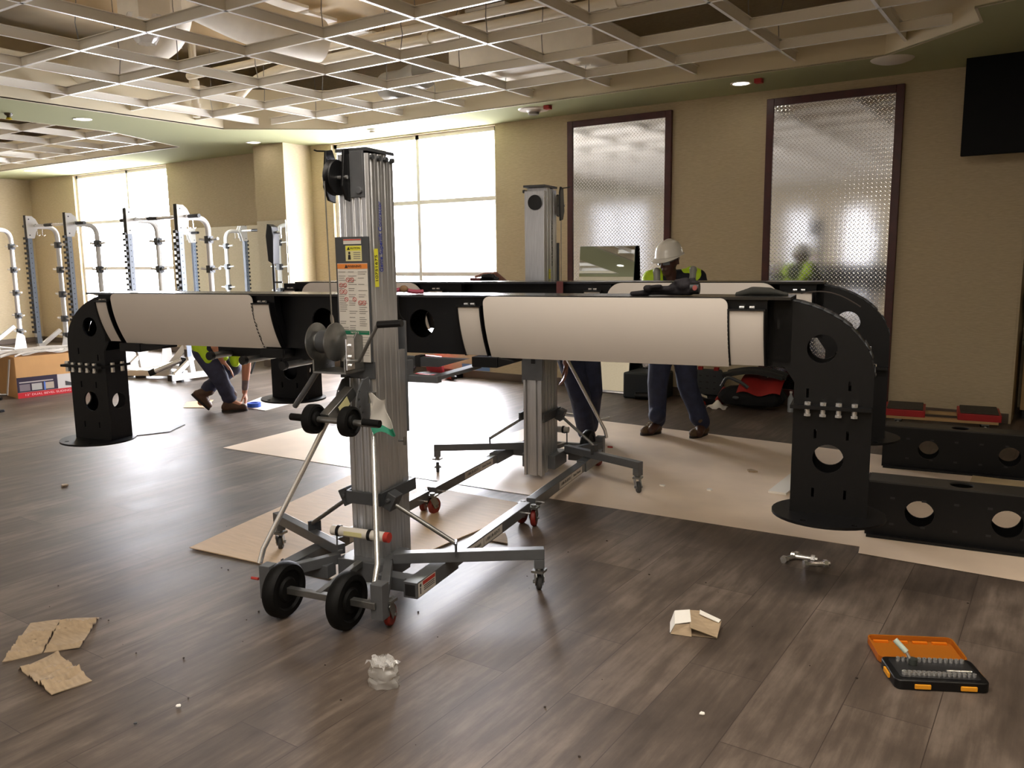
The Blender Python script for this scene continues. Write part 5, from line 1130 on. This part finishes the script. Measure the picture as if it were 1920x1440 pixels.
# socket set
t = thing('socket_set', 'open black socket set with amber lid lying on the floor at right', 'tool case', (-.335, 3.335, 0), R(27)); t.scale = (.95, .95, .95)
def rrect(w, d, r, n=4):
    out = []
    for cx, cy, a0 in ((w-r, d-r, 0), (-w+r, d-r, 90), (-w+r, -d+r, 180), (w-r, -d+r, 270)): out += [(cx+r*math.cos(R(a0+90*k/n)), cy+r*math.sin(R(a0+90*k/n))) for k in range(n+1)]
    return out
g = G(); g.prism(rrect(.175, .1, .025), 0, .04); bs = g.build('tray', PLB_M, t, bevel=.004)
g = G(); g.prism(rrect(.15, .078, .01), .0405, .043); g.build('inlay', mat('charcoal_inlay', rgb(34, 34, 36), .5), bs)
AMB_M = film_material('amber_plastic', (.8, .33, .04, 1), .38, .25)
for x in (-.075, .095): G().box((x-.03, -.106, .008), (x+.03, -.098, .026)).build('latch', mat('amber_latch', rgb(236, 160, 40), .4), t, smooth=False, bevel=.002)
for s in (-1, 1): G().box((s*.178-.004, -.03, .012), (s*.178+.004, .03, .03)).build('side_trim', MATS['amber_latch'], t, smooth=False)
ld = thing('lid', None, None); ld.parent = t; ld.location = (0, .108, .012); ld.rotation_euler = (R(7), 0, 0)
l0 = G().prism(rrect(.172, .09, .022), 0, .004, 'z', Matrix.Translation((0, .09, 0))).build('lid', AMB_M, t); l0.matrix_local = Matrix.Translation((0, .108, .006)) @ Matrix.Rotation(R(4), 4, 'X')
bpy.data.objects.remove(ld)
g = G()
for pts in (rrect(.172, .09, .022),):
    m_ = len(pts)
    for i in range(m_): a, b = pts[i], pts[(i+1) % m_]; g.bar((a[0], a[1]+.09, .014), (b[0], b[1]+.09, .014), .006, .028)
g.build('lid_rim', AMB_M, l0)
g = G()
for x in (-.12, -.04, .04, .12): g.box((x-.03, .155, .004), (x+.03, .168, .012))
g.build('lid_ribs', mat('amber_rib', rgb(220, 120, 24), .4), l0, smooth=False)
for k in range(15):
    x = -.128+.0185*k; r = .0068+.0003*(14-k)
    so = thing('socket', 'socket %s of the near row in the open socket set' % 'leftmost second third fourth fifth sixth seventh eighth ninth tenth eleventh twelfth thirteenth fourteenth rightmost'.split()[k], 'socket', t.location + Matrix.Rotation(R(27), 3, 'Z') @ Vector((x*.95, -.052, .0412)), R(27), 'sockets in the near row of the set'); G().lathe([(r*.5, .002), (r*.55, .012), (r, .012), (r, 0)], n=14).build('socket_body', CHROME_M, so)
for k in range(13):
    x = -.118+.0205*k; r = .0078
    so = thing('socket', 'socket %s of the far row in the open socket set' % 'leftmost second third fourth fifth sixth seventh eighth ninth tenth eleventh twelfth rightmost'.split()[k], 'socket', t.location + Matrix.Rotation(R(27), 3, 'Z') @ Vector((x*.95, .055, .0412)), R(27), 'sockets in the far row of the set'); G().lathe([(r*.5, .002), (r*.55, .014), (r, .014), (r, 0)], n=14).build('socket_body', CHROME_M, so)
wr = thing('ratchet', 'chrome ratchet standing tilted out of the socket set tray', 'ratchet', t.location + Matrix.Rotation(R(27), 3, 'Z') @ Vector((-.066, .03, .042)), R(27))
g = G(); g.tube([(0, 0, .0), (-.025, .02, .05)], .006, 10); g.build('shaft', CHROME_M, wr); g = G(); g.tube([(-.02, .016, .04), (-.055, .045, .075)], .011, 10); g.build('grip', mat('pale_grip', rgb(180, 196, 186), .35), wr)
g = G(); g.lathe([(0, -.012), (.016, -.01), (.016, .012), (0, .014)], (0, 0, .0105), 'z', 14); g.build('head', mat('dull_steel', rgb(90, 94, 90), .35, metal=.6), wr)
ex = thing('extension_bar', 'chrome extension bar lying at the right of the near socket row', 'tool', t.location + Matrix.Rotation(R(27), 3, 'Z') @ Vector((.076, -.024, .046)), R(27)); G().tube([(-.04, 0, 0), (.05, .0, 0)], .005, 10).build('bar', CHROME_M, ex)

# spare black members on the floor at right
def member(label, u, n, length, h, d, hole_us, hole_r, group):
    t = thing('rig_member', label, 'steel member', un(u, n, 0), TH-.07, group)
    for y in (0, d-.012): G().plate([(0, .02), (length, .02), (length, h), (0, h)], [(x, h*.5, hole_r) for x in hole_us], y, y+.012, 'y').build('side_web', BLACK_M, t)
    G().plate([(0, .0), (length, 0), (length, d), (0, d)], [(x-.02, d/2, .06) for x in (hole_us[0]+.22, hole_us[-1]+.1)], h, h+.01, 'z').build('top_sheet', mat('grey_black_coat', rgb(44, 43, 42), .4, noise=.2), t)
    g = G(); g.box((0, -.05, .004), (length, d, .02)); g.build('bottom_flange', BLACK_M, t, smooth=False)
    g = G(); g.box((-.012, .01, .004), (0, d-.01, h+.01)); g.build('end_plate', BLACK_M, t, smooth=False)
    s = G()
    for x in [hole_us[0]-.14+.16*k for k in range(8)]: s.box((x-.012, -.001, h*.72), (x+.012, 0, h*.76)); s.box((x-.012, -.001, h*.24), (x+.012, 0, h*.28))
    s.build('slots', INK_M, t, smooth=False); return t
member('spare black steel member lying on the paper, nearer of the two at right', .03, 5.03, 1.6, .315, .19, (.265, .69, 1.15), .075, 'spare rig members on the floor')
member('spare black steel member lying on the paper, farther of the two at right', .13, 6.76, 1.6, .31, .19, (.30, .82, 1.3), .07, 'spare rig members on the floor')
o = G().box((-.5, 6.25, .003), (.2, 6.6, .03)).build('pale_plank', mat('pale_wood_plank', rgb(196, 176, 140), .6, noise=.1)); tag(o, 'pale flat plank between the two spare black members', 'plank')
o = tag(G().box((-1.62, 5.5, .004), (-1.5, 6.2, .02)).build('clear_strip', WHITE_M), 'white strip on the floor behind the right rig leg', 'strip')
# furniture dolly
t = thing('furniture_dolly', 'wooden dolly with two red edged carpeted end boards by the right wall', 'dolly', (-.93, 8.44, 0), R(7))
for s in (-1, 1):
    e = G().box((s*.3-.17, -.21, .125), (s*.3+.17, .21, .185)).build('end_board', mat('red_dolly_paint', rgb(176, 32, 34), .5, noise=.1), t, smooth=False, bevel=.004)
    G().box((s*.3-.15, -.19, .185), (s*.3+.15, .19, .2)).build('carpet_pad', mat('grey_carpet', rgb(78, 72, 62), .95, bump=.5, bscale=150), e, smooth=False, bevel=.006)
for y in (-.17, .17): G().box((-.45, y-.035, .1), (.45, y+.035, .125)).build('wood_rail', WOODL_M, t, smooth=False, bevel=.003)
for sx in (-.35, .35):
    for sy in (-.17, .17): caster(t, sx, sy, .04, WHITE_M if sy < 0 else GREYW_M, .1, R(40*sx), .03)

# ------------------------------------------------------------------ tools along the back wall
t = thing('tool_bag', 'big black tool bag with red flap on the floor by the back wall', 'bag', (-2.72, 8.55, 0), R(4))
g = G(); g.prism(rrect(.36, .17, .06), 0, .27); cloth(g.build('bag_body', mat('black_canvas', rgb(16, 16, 18), .85, bump=.4, bscale=25), t), 1)
g = G(); g.shell(lambda u, v: (-.12+.44*u, -.17-.02*v+.3*(1-v), .29-.1*v**2+.02*math.sin(9*u)+.05*(1-v)), 12, 8, (0, .01, 0)); g.build('red_flap', mat('red_canvas', rgb(150, 28, 22), .75, noise=.15), t)
g = G(); g.shell(lambda u, v: (-.3+.62*u, -.1+.25*v, .36+.05*math.sin(3.1*u)+.02*math.sin(8*v)), 12, 8, (0, 0, -.03)); g.build('grey_lining', mat('charcoal_canvas', rgb(40, 40, 40), .85), t)
G().tube(bend([(-.28, -.175, .25), (-.22, -.2, .36), (-.06, -.2, .3), (.0, -.19, .25)], .08), .018, 8).build('carry_handle', DGREY_M, t)
G().ball((-.12, -.2, .14), (.035, .015, .02), 12, 8).build('buckle', DGREY_M, t)
t = thing('tool_case', 'dark tool case standing open with a white sheet in it', 'tool case', (-3.27, 8.66, 0), R(3))
G().prism(rrect(.17, .12, .03), 0, .07).build('case_base', PLB_M, t)
G().prism([(-.16, .07), (.16, .07), (.165, .3), (.13, .36), (-.13, .36), (-.165, .3)], .1, .14, 'y').build('case_lid', mat('slate_case', rgb(42, 46, 48), .5), t, bevel=.01)
for x in (-.1, .08): G().box((x-.025, .09, .35), (x+.025, .13, .385)).build('red_latch', MATS['red_canvas'], t, smooth=False)
d = G()
for i in range(3):
    for j in range(3): d.box((-.11+.08*i, .095, .14+.07*j), (-.08+.08*i, .1, .155+.07*j))
d.build('lid_ribs', PLB_M, t, smooth=False)
G().shell(lambda u, v: (-.15+.28*u, -.1+.15*v, .075+.02*math.sin(5*u+v)), 6, 4, (0, 0, .003)).build('manual', WHITE_M, t)
o = G().bar((-3.06, 8.48, .05), (-2.98, 8.52, .2), .07, .09).build('red_tool', MATS['red_canvas'], bevel=.01); tag(o, 'small red tool leaning on the left end of the tool bag', 'tool')
DRR_M = mat('drill_red', rgb(160, 42, 28), .45)
def drill(label, x, y, rz, group=None, m=DRR_M, z0=0, s=1):
    t = thing('cordless_drill', label, 'drill', (x, y, z0), rz, group)
    g = G(); g.tube([(-.08*s, 0, .035*s), (.05*s, 0, .035*s)], .032*s, 14); g.build('motor_housing', m, t, bevel=.003)
    g = G(); g.tube([(.05*s, 0, .035*s), (.075*s, 0, .035*s), (.11*s, 0, .035*s)], [.028*s, .024*s, .014*s], 14); g.build('chuck', PLB_M, t)
    g = G(); g.bar((-.05*s, 0, .03*s), (-.09*s, .13*s, .03*s), .04*s, .036*s); g.build('grip', PLB_M, t, bevel=.008)
    g = G(); g.cbox((-.1*s, .16*s, .034*s), (.11*s, .07*s, .066*s)); g.build('battery', PLB_M, t, smooth=False, bevel=.006)
    return t
drill('red and black drill on the floor before the open tool case', -3.26, 8.42, 2.7)
drill('black drill on the floor left of the standing worker legs', -3.93, 8.5, .3, m=PLB_M, s=1.3)
drill('red cordless drill on the floor under the tall window', -6.82, 8.66, -.3, s=1.25)
sh = G().shell(lambda u, v: (-3.14+.2*u, 8.34+.1*v, .01+.07*math.sin(3.1*u)*math.sin(3.1*v)+.015*math.sin(11*u+4*v)), 12, 8, (0, 0, -.006)).build('plastic_packet', film_material('packet_film', (.9, .86, .82, 1), .8, .2)); tag(sh, 'clear plastic packet on the floor before the tool bag', 'packet')
t = thing('water_bottle', 'clear water bottle beside the right end of the tool bag', 'bottle', (-2.33, 8.58, 0)); G().lathe([(.0, 0), (.03, 0), (.032, .01), (.03, .06), (.032, .07), (.03, .14), (.012, .18), (.012, .2)], n=18).build('bottle_body', film_material('bottle_clear', (.85, .9, .95, 1), .5, .08), t); G().lathe([(.014, .195), (.014, .215), (0, .216)], n=14).build('cap', WHITE_M, t)
t = thing('backpack', 'black bag on the floor below the tall window behind the near lift', 'bag', (-7.7, 8.62, 0)); cloth(G().prism(rrect(.26, .16, .08), 0, .3).build('bag_body', MATS['black_canvas'], t), 1)
G().tube(bend([(.1, -.17, .24), (.16, -.2, .28), (.2, -.18, .22), (.14, -.18, .2)], .03), .01, 6).build('white_tag', WHITE_M, t)
t = thing('tool_case', 'open red tool case on the floor under the tall window', 'tool case', (-7.22, 8.72, 0), R(-10))
G().box((-.17, -.13, 0), (.17, .13, .06)).build('case_base', mat('case_red', rgb(150, 36, 42), .5), t, smooth=False, bevel=.01)
g = G(); g.T = Matrix.Translation((0, .12, .06)) @ Matrix.Rotation(R(100), 4, 'X'); g.box((-.17, 0, 0), (.17, .24, .04)); g.build('case_lid', MATS['case_red'], t, smooth=False, bevel=.01)
G().box((-.15, -.11, .055), (.15, .11, .066)).build('inlay', DGREY_M, t, smooth=False)
t = thing('masking_tape', 'light blue tape strip stuck on the wall below the tall window', 'tape'); t.location = (-6.58, YW, .16); G().box((-.26, -.018, -.05), (.2, -.015, .03)).build('tape_strip', mat('light_blue_tape', rgb(110, 150, 200), .5), t, smooth=False)
o = G().box((-4.2, 8.5, 0), (-3.75, 8.9, .3)).build('floor_bin', mat('dark_teal_box', rgb(26, 34, 40), .6), bevel=.02); tag(o, 'dark box against the wall between leaning mirror and worker', 'box')
# ------------------------------------------------------------------ things lying on the beams
zt1, zt2 = 1.4115, 1.4465
t = thing('work_gloves', 'dark work gloves and drill heap lying on the near beam', 'gloves', un(-.885, 4.0, zt1), TH); t.scale = (.68, .8, .8)
blob([(V(-.2, 0, .015), .014, V(-.05, .02, .024), .022), (V(-.16, -.03, .045), .014, V(0, 0, .04), .022), (V(-.05, .02, .03), .03, V(.12, .0, .035), .035), (V(.0, .0, .05), .03, V(.1, .03, .065), .03), (V(.08, .02, .07), .026, V(.16, .01, .07), .022), (V(-.16, -.03, .045), .022, V(-.19, -.03, .045), .02), (V(-.3, -.01, .012), .014, V(-.18, .0, .018), .02), (V(-.08, -.04, .06), .012, V(-.14, -.05, .055), .012), (V(.02, -.02, .085), .014, V(.1, -.01, .095), .016), (V(.1, .02, .09), .012, V(.14, .03, .1), .01)], [(V(.08, 0, .06), (.06, .05, .035))], .008, 'glove_heap', mat('black_glove', rgb(22, 18, 24), .8, noise=.3, bump=.3, bscale=30), t, 4)
G().tube([(.13, -.03, .045), (.19, -.03, .045)], .034, 16).build('drill_body', PLB_M, t); G().tube([(.165, -.035, .045), (.166, -.066, .05)], .016, 12).build('red_button', mat('dull_red_rubber', rgb(130, 50, 44), .5), t)
t = thing('ratchet_strap', 'pink and tan strap bundle on the near beam beside the mast', 'strap', un(-2.37, 3.98, zt1), TH)
o = G().tube(bend([(-.05, -.07, .01), (.0, -.02, .03), (.06, .0, .012), (.1, .04, .012)], .04), .012, 8).build('pink_strap', mat('pink_strap', rgb(176, 80, 100), .7), t); G().ball((.02, -.03, .03), (.025, .02, .02), 12, 8).build('tan_buckle', mat('tan_buckle', rgb(150, 118, 84), .6), t)
G().tube(bend([(.01, -.075, .0), (.012, -.08, -.06), (.02, -.08, -.11), (.05, -.08, -.14)], .05), .0025, 6).build('hanging_cord', PLB_M, t)
t = thing('ratchet_strap', 'black strap with dull red ends on the far beam at the window edge', 'strap', un(-2.46, 5.2, zt2), TH)
blob([(V(-.06, 0, .01), .01, V(.1, 0, .012), .012), (V(.0, 0, .03), .018, V(.07, 0, .03), .02), (V(.04, 0, .04), .014, V(.1, .02, .016), .01)], [], .006, 'strap_heap', PLB_M, t, 3); G().tube([(-.1, 0, .012), (-.02, -.01, .012)], .01, 8).build('strap_end', mat('maroon_strap', rgb(96, 48, 48), .7), t)
t = thing('red_band', 'narrow dark red strap around the far beam right of the far lift', 'strap', un(-1.83, 5.0, 0), TH); G().box((-.022, -.006, 1.12), (.022, .0, 1.45)).build('band', mat('maroon_strap', rgb(96, 48, 48), .7), t, smooth=False)
t = thing('dark_cloth', 'dark olive cloth lump lying on the right end of the near beam', 'cloth', un(-.5, 4.05, zt1), TH); blob([(V(-.1, .05, .004), .012, V(-.03, .06, .02), .02), (V(-.03, .06, .02), .022, V(.05, .06, .018), .02), (V(.05, .06, .018), .018, V(.13, .05, .004), .01)], [], .007, 'cloth_fold', mat('dark_olive_cloth', rgb(46, 46, 42), .85), t, 4)
t = thing('black_strap', 'loose dark strap looped over the right elbow of the near rig half', 'strap', un(-.33, 4.12, 1.41), TH)
G().shell(lambda u, v: (.02+.26*u, -.02+.03*v, .008-.06*u*u+.02*math.sin(3.1*u)), 12, 2, (0, 0, .004)).build('strap_band', mat('dark_brown_strap', rgb(52, 44, 40), .7), t)
